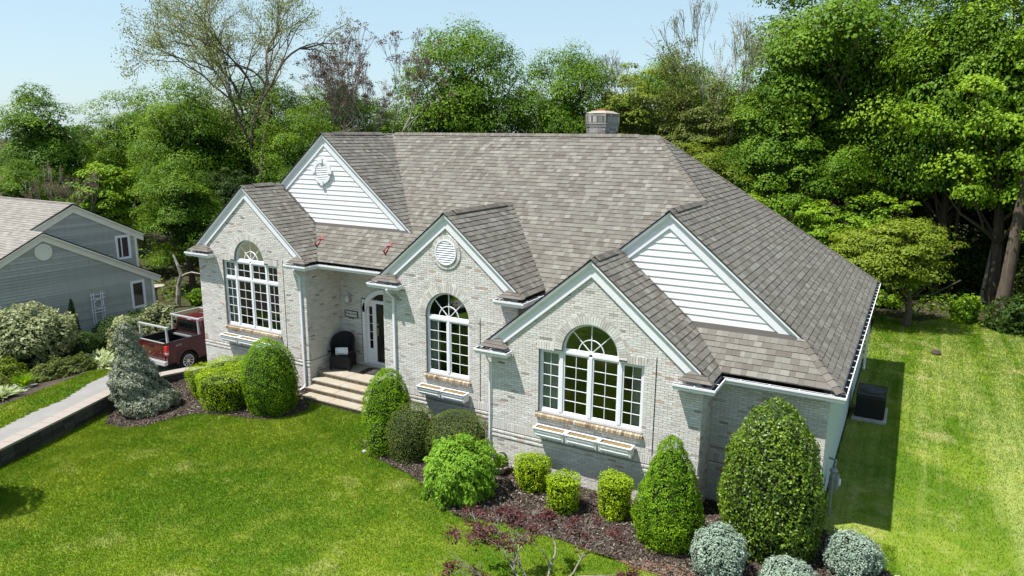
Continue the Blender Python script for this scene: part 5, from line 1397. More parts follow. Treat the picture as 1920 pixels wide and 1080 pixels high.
def gas_meter():
    t = empty('gas_meter', (8.36, 2.0, -2.55), label='grey gas meter with pipes on the right side wall near the corner', cat='gas meter')
    g_ = mat('meter_grey', (.20,.21,.21), rough=.5, noise=[(10,.4,(.1,.1,.1))])
    b = MB(); b.box(-.11, .11, -.16, .14, -.18, .16); b.build('meter_body', g_, t, bevel=.04)
    b = MB(); b.lathe([(.09, 0), (.09, .03), (.07, .035)], (0, 0, 0), 16); k = b.build('dial', M['white'], t); k.rotation_euler = (0, R(90), 0); k.location = (.11, -.01, 0)
    b = MB(); b.tube([(-.02,-.3,-.75),(-.02,-.3,.2),(-.02,-.25,.3),(-.02,-.10,.3),(-.02,-.08,.16)], .028, 8); b.tube([(-.02,.08,.16),(-.02,.1,.34),(-.02,.28,.42),(-.18,.3,.44)], .028, 8); b.build('pipe', g_, t)
    b = MB(); b.lathe([(.02,-.04),(.08,-.04),(.10,0),(.08,.03),(.03,.05)], (-.02,-.2,.36), 14); b.build('regulator', g_, t)
gas_meter()
def planter_basket():
    t = empty('stone_basket_planter', (.47, -.36, -3.3), label='pale stone basket planter with handle and small green plant by wall', cat='planter')
    b = MB(); b.lathe([(.12,0),(.15,.03),(.14,.06),(.24,.16),(.27,.22),(.25,.235),(.22,.2),(.0,.19)], (0,0,0), 22); b.build('basket', M['terracotta'], t, smooth=True)
    b = MB()
    p = [(.24*math.cos(math.pi*i/12), .0, .22+.36*math.sin(math.pi*i/12)) for i in range(13)]
    b.tube(p, [.03+.006*(i % 2) for i in range(13)], 7); h = b.build('handle', M['terracotta'], t); h.rotation_euler = (0, 0, R(60))
    return t
pb = planter_basket()
def rock(x, y, r, lab, m='rock', nm='rock', cat='rock', group=None, sq=.6):
    random.seed(int(x*977+y*131)); bmv = []
    b = MB(); n, k = 10, 6; zz = float(H(x, y))
    ph = [random.uniform(.75, 1.15) for _ in range(n*(k+1))]
    pr = []
    V = [[None]*n for _ in range(k+1)]
    for i in range(k+1):
        la = math.pi*i/k-math.pi/2
        for j in range(n):
            lo = 2*math.pi*j/n; q = r*ph[i*n+j] if 0 < i < k else r*.9
            V[i][j] = (q*math.cos(la)*math.cos(lo), q*math.cos(la)*math.sin(lo)*.8, q*math.sin(la)*sq+r*sq*.45)
    for i in range(k):
        for j in range(n):
            b.face([V[i][j], V[i][(j+1) % n], V[i+1][(j+1) % n], V[i+1][j]])
    o = b.build(nm, M[m], None, smooth=True); o.location = (x, y, zz); return tag(o, lab, cat, group)
rock(10.75, 17.97, .22, 'small brown clod of dirt lying alone on the side lawn', 'mulch', 'dirt_clod', 'dirt clod')
rk = 'edging stones along the right end of the bed'
rock(9.02, .12, .13, 'pale edging stone at bed edge nearest the house corner', group=rk); rock(9.45, -.12, .15, 'pale edging stone beside the rightmost blue spruce mound', group=rk); rock(9.85, -.42, .14, 'pale edging stone at the far right end of the bed', group=rk); rock(8.62, .42, .10, 'small pale stone near foot of the right wall corner', group=rk)
rock(-3.45, -1.22, .08, 'small dark stone at the bed edge beside the two lobed yew', 'concrete')

# ---------------------------------------------------------------- plants
def leaf_quads(P, Nn, L, W, rng, jit=.5, droop=0):
    """quads centred on P, facing Nn with jitter"""
    n = len(P); Nn = Nn+rng.normal(0, jit, (n, 3)); Nn /= np.linalg.norm(Nn, axis=1)[:, None]+1e-9
    A = rng.normal(0, 1, (n, 3)); 
    if droop: A = A*.5; A[:, 2] -= droop
    A -= Nn*(A*Nn).sum(1)[:, None]; A /= np.linalg.norm(A, axis=1)[:, None]+1e-9
    B = np.cross(Nn, A); l = L*rng.uniform(.6, 1.3, n)[:, None]*.5; w = W*rng.uniform(.6, 1.3, n)[:, None]*.5
    V = np.stack([P-A*l, P+B*w-A*l*.1, P+A*l, P-B*w-A*l*.1], 1).reshape(-1, 3)
    return V
def quad_mesh(name, V, tone, m): return np_mesh(name, V, np.arange(len(V)).reshape(-1, 4), tone, m)
def vnoise(P, sc, seed):
    """cheap smooth pseudo noise in -1..1"""
    rng = np.random.default_rng(seed); s = np.zeros(len(P))
    for k in range(5):
        d = rng.normal(0, 1, 3); d /= np.linalg.norm(d); s += np.sin(P@d*sc*rng.uniform(.6, 1.8)+rng.uniform(0, 6.3))
    return s/3
def shrub(name, x, y, Rr, Hh, prof, m, label, cat='shrub', group=None, n=9000, L=.05, Wd=.025, jit=.55, rough=.05, seed=1, zoff=0, shift=None, lump=(2.2, .07), sq=(1, 1), core=.86, rot=0, droop=0, up=.3, deep=.10, z=None, fill='darkfill', tonegrad=.12):
    """prof(t): relative radius at relative height t"""
    rng = np.random.default_rng(seed)
    t = np.linspace(0, 1, 400); rad = np.array([max(0, prof(a)) for a in t])*Rr
    dr = np.gradient(rad, t*Hh); wgt = (rad+.02)*np.sqrt(1+dr**2); cdf = np.cumsum(wgt); cdf /= cdf[-1]
    tt = np.interp(rng.random(n), cdf, t); r = np.interp(tt, t, rad); sl_ = np.interp(tt, t, dr)
    a = rng.uniform(0, 2*np.pi, n); D = np.stack([np.cos(a), np.sin(a)], 1)
    base = np.stack([D[:,0]*r, D[:,1]*r, tt*Hh], 1)
    lp = vnoise(base, lump[0]*2.2, seed+9)*lump[1]+vnoise(base, lump[0]*7, seed+4)*rough
    dep = -np.abs(rng.normal(0, deep, n))*.45+lp*Rr**.5
    Nn = np.stack([D[:,0], D[:,1], -sl_], 1); Nn /= np.linalg.norm(Nn, axis=1)[:, None]
    k_ = rng.random(n) < .06; dep[k_] += np.abs(rng.normal(0, .035, int(k_.sum())))*(1+L*4)
    P = base+Nn*dep[:, None]
    if shift: P[:, :2] += np.stack(shift(P[:,2]/Hh), 1)
    c, s = math.cos(rot), math.sin(rot); 
    P[:, 0] *= sq[0]; P[:, 1] *= sq[1]; P = np.stack([P[:,0]*c-P[:,1]*s, P[:,0]*s+P[:,1]*c, P[:,2]], 1)
    Nn = np.stack([Nn[:,0]*c-Nn[:,1]*s, Nn[:,0]*s+Nn[:,1]*c, Nn[:,2]], 1)
    P[:, 2] = np.maximum(P[:, 2], .01)
    V = leaf_quads(P, Nn+np.array([0, 0, up]), L, Wd, rng, jit, droop)
    tone = np.clip(.45+tonegrad*1.4*vnoise(P, 5, seed+2)+rng.normal(0, .2, n)+.6*lp/ (lump[1]+rough+.01)*.15, 0, 1)
    zz = (float(H(x, y)) if z is None else z)+zoff
    root = empty(name, (x, y, zz), label=label, cat=cat, group=group)
    link('foliage', quad_mesh('foliage', V, tone, m), root)
    # closed core, coloured near black to stand for shade among the twigs
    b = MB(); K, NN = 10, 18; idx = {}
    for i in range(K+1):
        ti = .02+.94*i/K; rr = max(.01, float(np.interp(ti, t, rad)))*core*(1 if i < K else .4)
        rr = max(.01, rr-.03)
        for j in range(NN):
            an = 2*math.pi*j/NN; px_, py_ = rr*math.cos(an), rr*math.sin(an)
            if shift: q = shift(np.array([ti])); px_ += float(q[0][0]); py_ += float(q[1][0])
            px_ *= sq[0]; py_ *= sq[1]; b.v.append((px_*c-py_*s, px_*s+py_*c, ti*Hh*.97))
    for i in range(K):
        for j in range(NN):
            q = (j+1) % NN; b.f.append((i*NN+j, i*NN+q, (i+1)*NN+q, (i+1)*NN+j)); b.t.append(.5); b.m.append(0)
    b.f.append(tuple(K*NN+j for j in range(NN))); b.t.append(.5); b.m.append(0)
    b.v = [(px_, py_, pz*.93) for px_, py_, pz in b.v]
    b.build('shade_core', M[fill], root)
    b = MB(); b.tube([(0,0,-.1),(0.02,0,max(.15, Hh*.4))], [max(.03, Rr*.07)]*2, 7); b.build('stem', M['bark'], root)
    return root
dome = lambda p=2.2, b_=.82: (lambda t: (b_+(1-b_)*min(1, t/.3))*(max(0, 1-max(0, (t-.25)/.75)**p))**.5)
cone = lambda t: (.82+.18*min(1, t/.2))*max(0, 1-max(0, (t-.12)/.88)**1.75)**.66
# yews and boxwoods along the front
shrub('yew_dome', -8.19, -.25, .90, 2.42, dome(2.4), M['yew'], 'tall bright green yew dome left of the porch steps', seed=1, n=17000, deep=.07, core=.93, lump=(2.2,.05), L=.055)
r2 = shrub('yew_dome', -3.22, -.42, .72, 2.30, dome(2.2), M['yew'], 'tall green yew dome right of the steps with smaller lobe below', seed=2, n=15000, deep=.07, core=.93, lump=(2.2,.05), L=.055)
# lower front lobe belongs to the same plant
rl = shrub('lobe_tmp', -3.05, -1.0, .42, 1.15, dome(2.2), M['yew'], None, seed=3, n=3500)
for ch in list(rl.children):
    if ch.name.startswith('stem'): bpy.data.objects.remove(ch); continue
    ch.parent = r2; ch.location = (.17, -.58, 0)
    if ch.name.startswith('foliage'): ch.name = 'lower_lobe'
bpy.data.objects.remove(rl)
shrub('boxwood_ball', -2.20, -.69, .73, 1.46, lambda t: math.sqrt(max(0, 1-((t-.45)/.55)**2))*.98+.02 if t > .45 else .86+.14*(t/.45), M['box'], 'dark green egg shaped boxwood leaning left of the rounder one', seed=4, n=11000, L=.035, Wd=.025, lump=(2, .03), rough=.02, shift=lambda t: (-.0*t, .12*t), up=.35)
shrub('boxwood_ball', -.98, -.18, .93, 1.34, lambda t: math.sqrt(max(0, 1-((t-.5)/.5)**2)) if t > .5 else .88+.12*(t/.5), M['box'], 'wide round boxwood behind the weeping hemlock', seed=5, n=13000, L=.035, Wd=.025, lump=(2, .03), rough=.02, up=.35)
shrub('weeping_hemlock', .15, -1.85, .86, 1.40, lambda t: math.sqrt(max(0, 1-((t-.42)/.58)**2)) if t > .42 else .90+.10*(t/.42), M['hemlock'], 'bright green weeping hemlock with drooping tufts on the lawn edge', seed=6, n=12000, L=.11, Wd=.04, jit=.45, lump=(3.4, .17), rough=.10, droop=1.6, up=.5, deep=.12, core=.7)
cube_p = lambda t: .80+.18*min(1, t/.6) if t < .88 else .98*math.sqrt(max(0, 1-((t-.88)/.12)**2))
g = 'small clipped yew blocks in front of the right gable'
shrub('clipped_yew', 1.61, -.65, .47, .86, cube_p, M['gold'], 'larger clipped yew block next to the stone basket planter', seed=7, n=5000, group=g, lump=(3,.05), rough=.05)
shrub('clipped_yew', 2.74, -1.24, .42, .90, cube_p, M['gold'], 'middle clipped yew block standing furthest forward near red maple', seed=8, n=4500, group=g, lump=(3,.05), rough=.05)
shrub('clipped_yew', 3.93, -.89, .42, 1.02, cube_p, M['gold'], 'clipped yew block beside the tall conical yew', seed=9, n=5000, group=g, lump=(3,.05), rough=.05)
shrub('conical_yew', 5.32, -1.27, .76, 2.52, cone, M['yew'], 'tall conical bright yew between clipped blocks and the holly', seed=10, n=17000, deep=.07, core=.92, lump=(2.2,.05), L=.055)
shrub('holly', 7.28, -.28, 1.10, 3.36, lambda t: (.86+.14*min(1, t/.2))*max(0, 1-max(0, (t-.15)/.85)**2.5)**.58, M['holly'], 'very large glossy leaved holly dome before the right wing', seed=11, n=19000, L=.072, Wd=.042, jit=.75, lump=(2.4, .06), rough=.05, deep=.14, up=.2)
g = 'dwarf blue spruce mounds at the foot of the holly'
bp = lambda t: math.sqrt(max(0, 1-((t-.35)/.65)**2)) if t > .35 else .85+.15*(t/.35)
shrub('dwarf_blue_spruce', 6.60, -1.88, .56, 1.0, bp, M['blue'], 'blue grey spruce mound left of the holly beside conical yew', seed=12, n=7000, L=.05, Wd=.03, group=g, lump=(3,.05), rough=.06)
shrub('dwarf_blue_spruce', 7.96, -1.85, .56, .66, bp, M['blue'], 'blue grey spruce mound cut by the picture bottom below the holly', seed=13, n=6000, L=.05, Wd=.03, group=g, lump=(3,.05), rough=.06)
shrub('dwarf_blue_spruce', 9.02, -.52, .54, .88, bp, M['blue'], 'blue grey spruce mound right of the holly by the lawn', seed=14, n=7000, L=.05, Wd=.03, group=g, lump=(3,.08), rough=.06)
# golden hedge: several flat topped lobes grown together
gh = shrub('golden_yew_hedge', -9.75, -.75, .92, 1.20, cube_p, M['gold'], 'low golden yew hedge with flat top left of the yew dome', seed=15, n=8000, lump=(2,.06), rough=.05)
for i, (x, y, r, h) in enumerate(((-11.35, -.25, .62, 1.0), (-10.8, .25, .75, 1.15), (-9.15, .15, .6, 1.10), (-10.0, .45, .85, 1.2))):
    k = shrub('tmp', x, y, r, h, cube_p, M['gold'], None, seed=20+i, n=4500, lump=(2,.06), rough=.05)
    for ch in list(k.children):
        if ch.name.startswith('stem'): bpy.data.objects.remove(ch); continue
        ch.parent = gh; ch.location = (x+9.75, y+.75, k.location.z-gh.location.z); ch.name = 'side_lobe' if ch.name.startswith('foliage') else 'shade_core'
    bpy.data.objects.remove(k)
# leaning grey spruce
shrub('weeping_grey_spruce', -12.38, -2.16, 1.0, 2.95, lambda t: float(np.interp(t, [0, .05, .15, .3, .45, .6, .8, .93, 1], [.86, 1.0, .97, .80, .62, .47, .33, .22, 0])), M['spruce'], 'grey green wind swept spruce with skirt spreading right over mulch', cat='spruce', seed=16, n=17000, L=.085, Wd=.045,
      shift=lambda t: (.42*np.clip(1-t/.4, 0, 1)-.22, .30*np.clip(1-t/.5, 0, 1)), lump=(2.2, .10), rough=.08, deep=.08, zoff=.15, fill='darkfill', up=.15, jit=.6, core=.84)
# plant in the stone basket
def tuft(name, x, y, r, h, n, m, label, cat, z=None, L=.2, Wd=.03, seed=1, parent=None, group=None, spread=.8):
    rng = np.random.default_rng(seed); a = rng.uniform(0, 2*np.pi, n); lean = rng.uniform(0, spread, n); r0 = rng.uniform(0, r*.5, n); hh = h*rng.uniform(.6, 1.1, n)
    B0 = np.stack([np.cos(a)*r0, np.sin(a)*r0, np.zeros(n)], 1); d = np.stack([np.cos(a)*lean*r, np.sin(a)*lean*r, hh], 1)
    w = np.stack([-np.sin(a), np.cos(a), np.zeros(n)], 1)*Wd*.5; mid = B0+d*.55
    tip = B0+d+np.stack([np.cos(a)*lean*r*.5, np.sin(a)*lean*r*.5, -hh*.25*lean], 1)
    V = np.stack([B0, mid+w, tip, mid-w], 1).reshape(-1, 3)
    me = quad_mesh('leaf_blades', V, rng.random(n), m)
    if parent: return link('plant', me, parent, (x, y, z))
    root = empty(name, (x, y, float(H(x, y)) if z is None else z), label=label, cat=cat, group=group); link('leaf_blades', me, root)
    return root
tuft('', 0, 0, .22, .26, 220, M['hemlock'], '', '', z=.2, Wd=.06, parent=pb)
# plants of the neighbour's border
mound = lambda t: math.sqrt(max(0, 1-t**2)) if t > .3 else .80+.154*(t/.3)
umb = lambda t: (.25+.75*(t/.42)**.6) if t < .42 else math.sqrt(max(0, 1-((t-.42)/.58)**2))
def rhodo(x, y, r, h, label, seed, n=3600, p=mound, **k):
    return shrub('rhododendron', x, y, r, h, p, M['rhodo'], label, seed=seed, n=n, L=.17, Wd=.07, jit=.7, lump=(1.8, .12), rough=.14, deep=.16, up=.5, tonegrad=.2, **k)
rhodo(-19.9, -1.55, 1.65, 2.25, 'large pale leaved rhododendron spreading at the left picture edge', 31, n=8000, p=umb, z=-3.45)
shrub('arborvitae', -21.15, .85, .36, 2.25, lambda t: max(0, 1-t)**.6, M['leaf_dark'], 'narrow dark arborvitae standing against the neighbour wall', seed=32, n=3500, L=.07, Wd=.04)
rhodo(-19.0, 1.9, .95, 1.55, 'pale rhododendron behind the top of the grey spruce', 33, z=-3.62)
rhodo(-19.35, 3.6, .98, 1.75, 'pale rhododendron beside the far side of the truck', 34, z=-3.65)
rhodo(-20.6, 3.3, .9, 1.25, 'dark rhododendron under the small window of neighbour house', 35, z=-3.65).children[0].data.materials[0] = M['leaf_dark']
shrub('yew_mound', -20.3, .55, .85, .95, mound, M['leaf_dark'], 'dark low yew mound at the foot of the arborvitae', seed=36, n=4000, L=.09, Wd=.04, z=-3.6)
shrub('yew_mound', -20.4, 2.0, .9, 1.25, mound, M['leaf_dark'], 'dark yew mound under the white trellis', seed=46, n=4500, L=.09, Wd=.04, z=-3.6)
shrub('creeping_juniper', -17.4, -1.75, 1.35, .55, mound, M['leaf_olive'], 'wide low creeping juniper along the lawn strip', seed=37, n=7500, L=.10, Wd=.04, sq=(.55, 1.0), lump=(2.4, .12), rough=.12, rot=R(8), z=-3.38)
tuft('iris_clump', -16.9, -3.35, .36, .5, 260, M['yew'], 'clump of upright green iris blades near the lawn strip', 'iris', Wd=.035, seed=38)
tuft('hosta', -16.35, -4.35, .42, .3, 150, M['pale'], 'pale hosta clump at the left picture edge beside gravel', 'hosta', Wd=.13, seed=39, spread=1.3)
tuft('variegated_hosta', -17.5, -.35, .62, .34, 260, M['pale'], 'cream edged hosta clump by the lawn left of the spruce', 'hosta', Wd=.13, seed=40, spread=1.3)
tuft('variegated_hosta', -18.7, .35, .6, .42, 220, M['pale'], 'cream and green hosta in shade before the yew mound', 'hosta', Wd=.12, seed=41, spread=1.3)
shrub('golden_cypress', -18.6, -3.1, .72, .95, mound, M['leaf_yellow'], 'yellow green cypress mound at the left edge below rhododendron', seed=42, n=4500, L=.09, Wd=.04, lump=(3,.12), rough=.1, z=-3.5)
shrub('golden_cypress', -17.9, -3.9, .55, .6, mound, M['leaf_olive'], 'lower olive cypress mound at the left edge behind iris', seed=43, n=3000, L=.09, Wd=.04, lump=(3,.12), rough=.1, z=-3.45)
shrub('round_boxwood', -19.0, -.75, .45, .5, mound, M['leaf_dark'], 'small dark boxwood under the edge of the large rhododendron', seed=44, n=1800, L=.07, Wd=.04, z=-3.5)
shrub('clipped_ball', -24.2, 9.2, .55, .8, dome(2), M['yew'], 'bright round shrub behind the corner of the neighbour house', seed=47, n=2200, L=.09, Wd=.05)
shrub('clipped_ball', -21.6, 9.6, .75, 1.1, dome(2), M['yew'], 'bright round shrub beside the white garden stump', seed=48, n=2500, L=.09, Wd=.05)
shrub('garden_bush', -19.6, 9.6, 1.1, 1.3, mound, M['leaf_bright'], 'bright leafy bush seen above the truck cab', seed=49, n=2600, L=.16, Wd=.1)
rhodo(-19.4, 12.5, 1.3, 1.8, 'far rhododendron at the woodland edge behind the truck', 50, n=2600)
tuft('fern_clump', -22.0, 11.0, .8, .6, 160, M['leaf_bright'], 'light green fern clump behind the garden stump', 'fern', Wd=.12, seed=51, spread=1.2)
shrub('garden_bush', -17.5, 11.2, 1.2, 1.5, mound, M['leaf_maple'], 'dark leafy bush against the left side of the brick house', seed=52, n=2600, L=.16, Wd=.1)
rock(-18.7, -1.9, .24, 'pale boulder under the edge of the large rhododendron'); rock(-16.9, -4.1, .2, 'white stone beside the hosta at the left edge')
def gravel():
    rng = np.random.default_rng(8); P = [(-15.9,-5.3),(-16.3,-3.6),(-17.0,-2.85),(-17.9,-2.7),(-18.4,-3.0),(-17.6,-4.0),(-17.4,-6.0)]
    sheet('gravel_bed', lambda x, y: inpoly(x, y, P), -19, -15.5, -6.2, -2.5, .06, .01, mat('white_gravel', (.42,.40,.37), rough=.9, noise=[(22,.8,(.2,.19,.17))], bump=(25,1)), kind='structure')
gravel()
# trellis and stump ornament
def trellis():
    t = empty('trellis', (-21.93, 2.4, -2.9), label='white lattice trellis leaning on the blue grey wall', cat='trellis')
    b = MB()
    for y in (-.26, -.16, .16, .26): b.box(0, .03, y-.017, y+.017, 0, 1.4)
    b.build('upright', M['white'], t)
    b = MB()
    for z in (.5, .62, 1.12, 1.3): b.box(.031, .055, -.34, .34, z-.017, z+.017)
    b.build('rail', M['white'], t)
    b = MB(); b.tube([(.07,.2*math.cos(2*math.pi*i/20),.87+.2*math.sin(2*math.pi*i/20)) for i in range(21)], .017, 5, cap=False); b.build('ring', M['white'], t)
trellis()
def stump():
    x, y = -24.6, 8.2; t = empty('dead_tree_stump', (x, y, float(H(x, y))), label='pale crooked dead trunk standing in the garden behind the truck', cat='dead tree')
    b = MB(); b.tube([(0,0,-.1),(.1,0,.6),(.05,.1,1.1),(.3,.15,1.7),(.15,.1,2.2),(-.15,.1,2.75)], [.16,.13,.11,.10,.08,.05], 7); b.tube([(.2,.12,1.5),(.6,.2,1.75),(1.1,.2,1.9),(2.0,.3,1.85)], [.07,.06,.05,.03], 6); b.build('trunk', M['palebark'], t)
    t = empty('bird_bath', (-25.2, 7.4, float(H(-25.2, 7.4))), label='pale curved bird bath ornament near the neighbour house corner', cat='bird bath')
    b = MB(); b.lathe([(.18,0),(.1,.1),(.07,.9),(.12,1.0)], (0,0,0), 12); b.build('pedestal', M['palebark'], t)
    b = MB(); b.lathe([(.08,1.0),(.38,1.1),(.45,1.17),(.41,1.17),(.1,1.06)], (0,0,0), 18); b.build('basin', M['palebark'], t)
stump()

# ---------------------------------------------------------------- trees
TREES = {}
def branchy(b, p, d, L, r, depth, rng, tips, spread=.55, upb=.15, sides=5, ratio=.72, kids=(2, 3), minr=.012):
    p = Vector(p); d = Vector(d).normalized(); n = 3; pts = [p.copy()]; rad = [r]
    for i in range(n):
        d = (d+Vector((rng.normal(0, .13), rng.normal(0, .13), rng.normal(0, .08)+upb*.3))).normalized(); p = p+d*(L/n); pts.append(p.copy()); rad.append(r*(1-.35*(i+1)/n))
    b.tube(pts, [max(minr, q) for q in rad], sides if depth > 1 else 3, cap=False)
    if depth == 0: tips.append((p.copy(), d.copy())); return
    if depth <= 2: tips.append((pts[2].copy(), d.copy()))
    k = int(rng.integers(kids[0], kids[1]+1))
    for i in range(k):
        a = rng.uniform(0, 2*math.pi)+i*2*math.pi/k; o = d.orthogonal().normalized(); o2 = d.cross(o); s = spread*rng.uniform(.6, 1.3)
        nd = (d+(o*math.cos(a)+o2*math.sin(a))*s*(1.0 if i else .35)+Vector((0, 0, upb))).normalized()
        branchy(b, p, nd, L*ratio*rng.uniform(.8, 1.15), r*.65*(1.1 if i == 0 else .85), depth-1, rng, tips, spread, upb, sides, ratio, kids, minr)
def full_crown(seed, Rx, Rz, zc, n, leaf, clumps, flat=.55, cr=(.55, 1.05), irregular=.22, hollow=.9, inner=.25, bottom=-.75, L=.16, Wd=.11):
    """clumped crown: domes of leaves set on a rough ellipsoid; returns V, tone and clump centres"""
    rng = np.random.default_rng(seed); C = []
    gd = rng.normal(0, 1, (9, 3)); gd /= np.linalg.norm(gd, axis=1)[:, None]
    lob = [(rng.normal(0, 1, 3), rng.uniform(-irregular, irregular)) for _ in range(7)]
    while len(C) < clumps:
        d = rng.normal(0, 1, 3); d /= np.linalg.norm(d)
        if d[2] < bottom: continue
        if (gd@d).max() > .93 and rng.random() < hollow: continue      # hollows in the outline
        k = 1.0
        for l, am in lob: k += am*max(0, float(d@(l/np.linalg.norm(l))))**3*1.4
        rr = k*(rng.uniform(.80, 1.02) if rng.random() > inner else rng.uniform(.4, .8))
        C.append((d[0]*Rx*rr, d[1]*Rx*rr, zc+d[2]*Rz*rr))
    C = np.array(C); per = n//clumps; N_ = per*clumps
    ci = np.repeat(np.arange(clumps), per); cs = rng.uniform(cr[0], cr[1], clumps)*Rx*.24
    th = rng.uniform(0, 2*np.pi, N_); cz = rng.uniform(-.25, 1, N_); sr = np.sqrt(1-cz**2); q = np.abs(rng.normal(.97, .10, N_))
    D = np.stack([np.cos(th)*sr, np.sin(th)*sr, cz], 1)
    wob = 1+.28*vnoise(D*3+C[ci]*7, 1.3, seed+1)
    off = D*(q*wob*cs[ci])[:, None]; off[:, 2] *= flat
    out = C-np.array([0, 0, zc]); out /= np.linalg.norm(out, axis=1)[:, None]+1e-9
    P = C[ci]+off; Nn = D*.7+out[ci]*.35+np.array([0, 0, .45])
    ns = int(N_*.05); k_ = rng.random(N_) < .05; P[k_] += D[k_]*np.abs(rng.normal(0, .25, (int(k_.sum()), 1)))     # stray shoots
    V = leaf_quads(P, Nn, L, Wd, rng, .3)
    tone = np.clip(.50+.15*rng.normal(0, 1, clumps)[ci]+.15*rng.normal(0, 1, N_), 0, 1)
    # inner leaves close the crown, their low tone paints its shaded inside
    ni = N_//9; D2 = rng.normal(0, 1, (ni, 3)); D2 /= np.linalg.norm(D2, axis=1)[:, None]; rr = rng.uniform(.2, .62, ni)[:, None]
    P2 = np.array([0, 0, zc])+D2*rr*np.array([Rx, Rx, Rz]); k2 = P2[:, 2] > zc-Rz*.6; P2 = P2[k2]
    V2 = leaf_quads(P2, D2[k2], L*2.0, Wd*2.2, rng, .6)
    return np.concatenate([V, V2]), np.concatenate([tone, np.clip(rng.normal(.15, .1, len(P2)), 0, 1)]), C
def make_tree(key, seed, m, Rx, Rz, zc, n=24000, clumps=170, trunk=.28, th=None, bark='bark', **k):
    V, tone, C = full_crown(seed, Rx, Rz, zc, n, m, clumps, **k)
    cm = quad_mesh('crown', V, tone, M[m]); rng = np.random.default_rng(seed); b = MB()
    top = zc+Rz*.4; cx, cy = 0, 0; pts = [(0, 0, -.6)]; rad = [trunk*1.25]
    for i in range(1, 7):
        cx += rng.normal(0, .10); cy += rng.normal(0, .10); pts.append((cx, cy, top*i/6)); rad.append(trunk*(1-.75*i/6))
    b.tube(pts, rad, 8, cap=False)
    pick = rng.choice(len(C), min(26, len(C)), replace=False)
    for i in pick:
        e = Vector(C[i]); t = min(.92, max(.25, (e.z-Rz*.45)/top*.85)); s = Vector(pts[int(t*6)]).lerp(Vector(pts[min(6, int(t*6)+1)]), t*6-int(t*6)); mdl = s.lerp(e, .5)+Vector((0, 0, -.1*(e-s).length))
        b.tube([s, mdl, e], [trunk*.32*(1-t*.4), trunk*.2*(1-t*.4), .03], 5, cap=False)
    tm = b.build('trunk', M[bark]); me = tm.data; bpy.data.objects.remove(tm)
    TREES[key] = (cm, me)
make_tree('maple', 101, 'leaf_maple', 4.3, 5.0, 7.6, n=54000, clumps=115, cr=(.8, 1.35), flat=.62, L=.145, Wd=.10, bottom=-.9)
make_tree('maple2', 102, 'leaf_maple', 3.6, 4.8, 7.0, n=48000, clumps=105, irregular=.3, cr=(.8, 1.35), flat=.62, L=.145, Wd=.10, bottom=-.9)
make_tree('bright', 103, 'leaf_bright', 3.9, 4.8, 7.4, n=52000, clumps=110, irregular=.28, cr=(.8, 1.35), flat=.62, L=.145, Wd=.10, bottom=-.75)
make_tree('full', 109, 'leaf_maple', 4.2, 4.9, 7.4, n=60000, clumps=210, irregular=.16, hollow=0, inner=.1, cr=(.8, 1.25), flat=.65, L=.145, Wd=.10, bottom=-.9)
make_tree('yellow', 104, 'leaf_yellow', 3.2, 4.2, 6.8, n=24000, clumps=170, flat=.4, irregular=.3)
make_tree('olive', 105, 'leaf_olive', 3.4, 4.4, 7.2, n=22000, clumps=160, flat=.4, irregular=.35, inner=.35)
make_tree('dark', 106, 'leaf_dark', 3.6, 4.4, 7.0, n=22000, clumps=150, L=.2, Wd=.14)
make_tree('small', 107, 'leaf_yellow', 3.0, 2.2, 3.15, n=24000, clumps=170, flat=.32, irregular=.3, trunk=.2, bottom=-.95, L=.13, Wd=.085, inner=.3)
make_tree('young', 108, 'leaf_bright', 2.2, 2.6, 3.4, n=14000, clumps=110, flat=.45, irregular=.35, trunk=.12, bottom=-.95, L=.16, Wd=.11)
def sparse_tree(key, seed, leaf, H0, L0, r0, depth, per, bark='bark', spread=.5, upb=.12, L=.14, Wd=.08, sig=.22, ratio=.74, kids=(2, 3), lean=(0, 0), minr=.012):
    rng = np.random.default_rng(seed); b = MB(); tips = []
    b.tube([(0,0,-.6),(lean[0]*.3,lean[1]*.3,H0*.5),(lean[0],lean[1],H0)], [r0*1.2, r0*1.05, r0], 8, cap=False)
    for i in range(3):
        a = i*2.1+rng.uniform(0, 1); branchy(b, (lean[0], lean[1], H0-.15*i), (math.cos(a)*spread*1.1, math.sin(a)*spread*1.1, .9), L0*rng.uniform(.85, 1.15), r0*.72, depth, rng, tips, spread, upb, 6, ratio, kids, minr)
    tm = b.build('trunk', M[bark]); me = tm.data; bpy.data.objects.remove(tm)
    T = np.array([tuple(p) for p, d in tips]); n = int(len(T)*per); ci = rng.integers(0, len(T), n)
    P = T[ci]+rng.normal(0, sig, (n, 3))*np.array([1, 1, .55]); V = leaf_quads(P, np.tile([0, 0, 1.], (n, 1)), L, Wd, rng, .7)
    TREES[key] = (quad_mesh('crown', V, rng.random(n), M[leaf]), me); print(key, len(tips), n, len(me.polygons))
sparse_tree('locust', 201, 'leaf_locust', 5.0, 3.7, .30, 6, 34, spread=.6, upb=-.01, L=.13, Wd=.075, sig=.30, ratio=.80, kids=(2, 3))
sparse_tree('bronze', 202, 'leaf_red', 4.2, 3.2, .13, 5, 20, bark='palebark', spread=.45, upb=.14, L=.13, Wd=.07, sig=.13, ratio=.78, kids=(2, 3))
sparse_tree('bare', 203, 'leaf_locust', 5.0, 2.3, .10, 6, 2, bark='palebark', spread=.45, upb=.13, L=.1, Wd=.06, sig=.12, ratio=.76)
sparse_tree('airy', 204, 'leaf_olive', 4.0, 2.8, .15, 5, 30, spread=.42, upb=.15, L=.16, Wd=.1, sig=.32, ratio=.78)
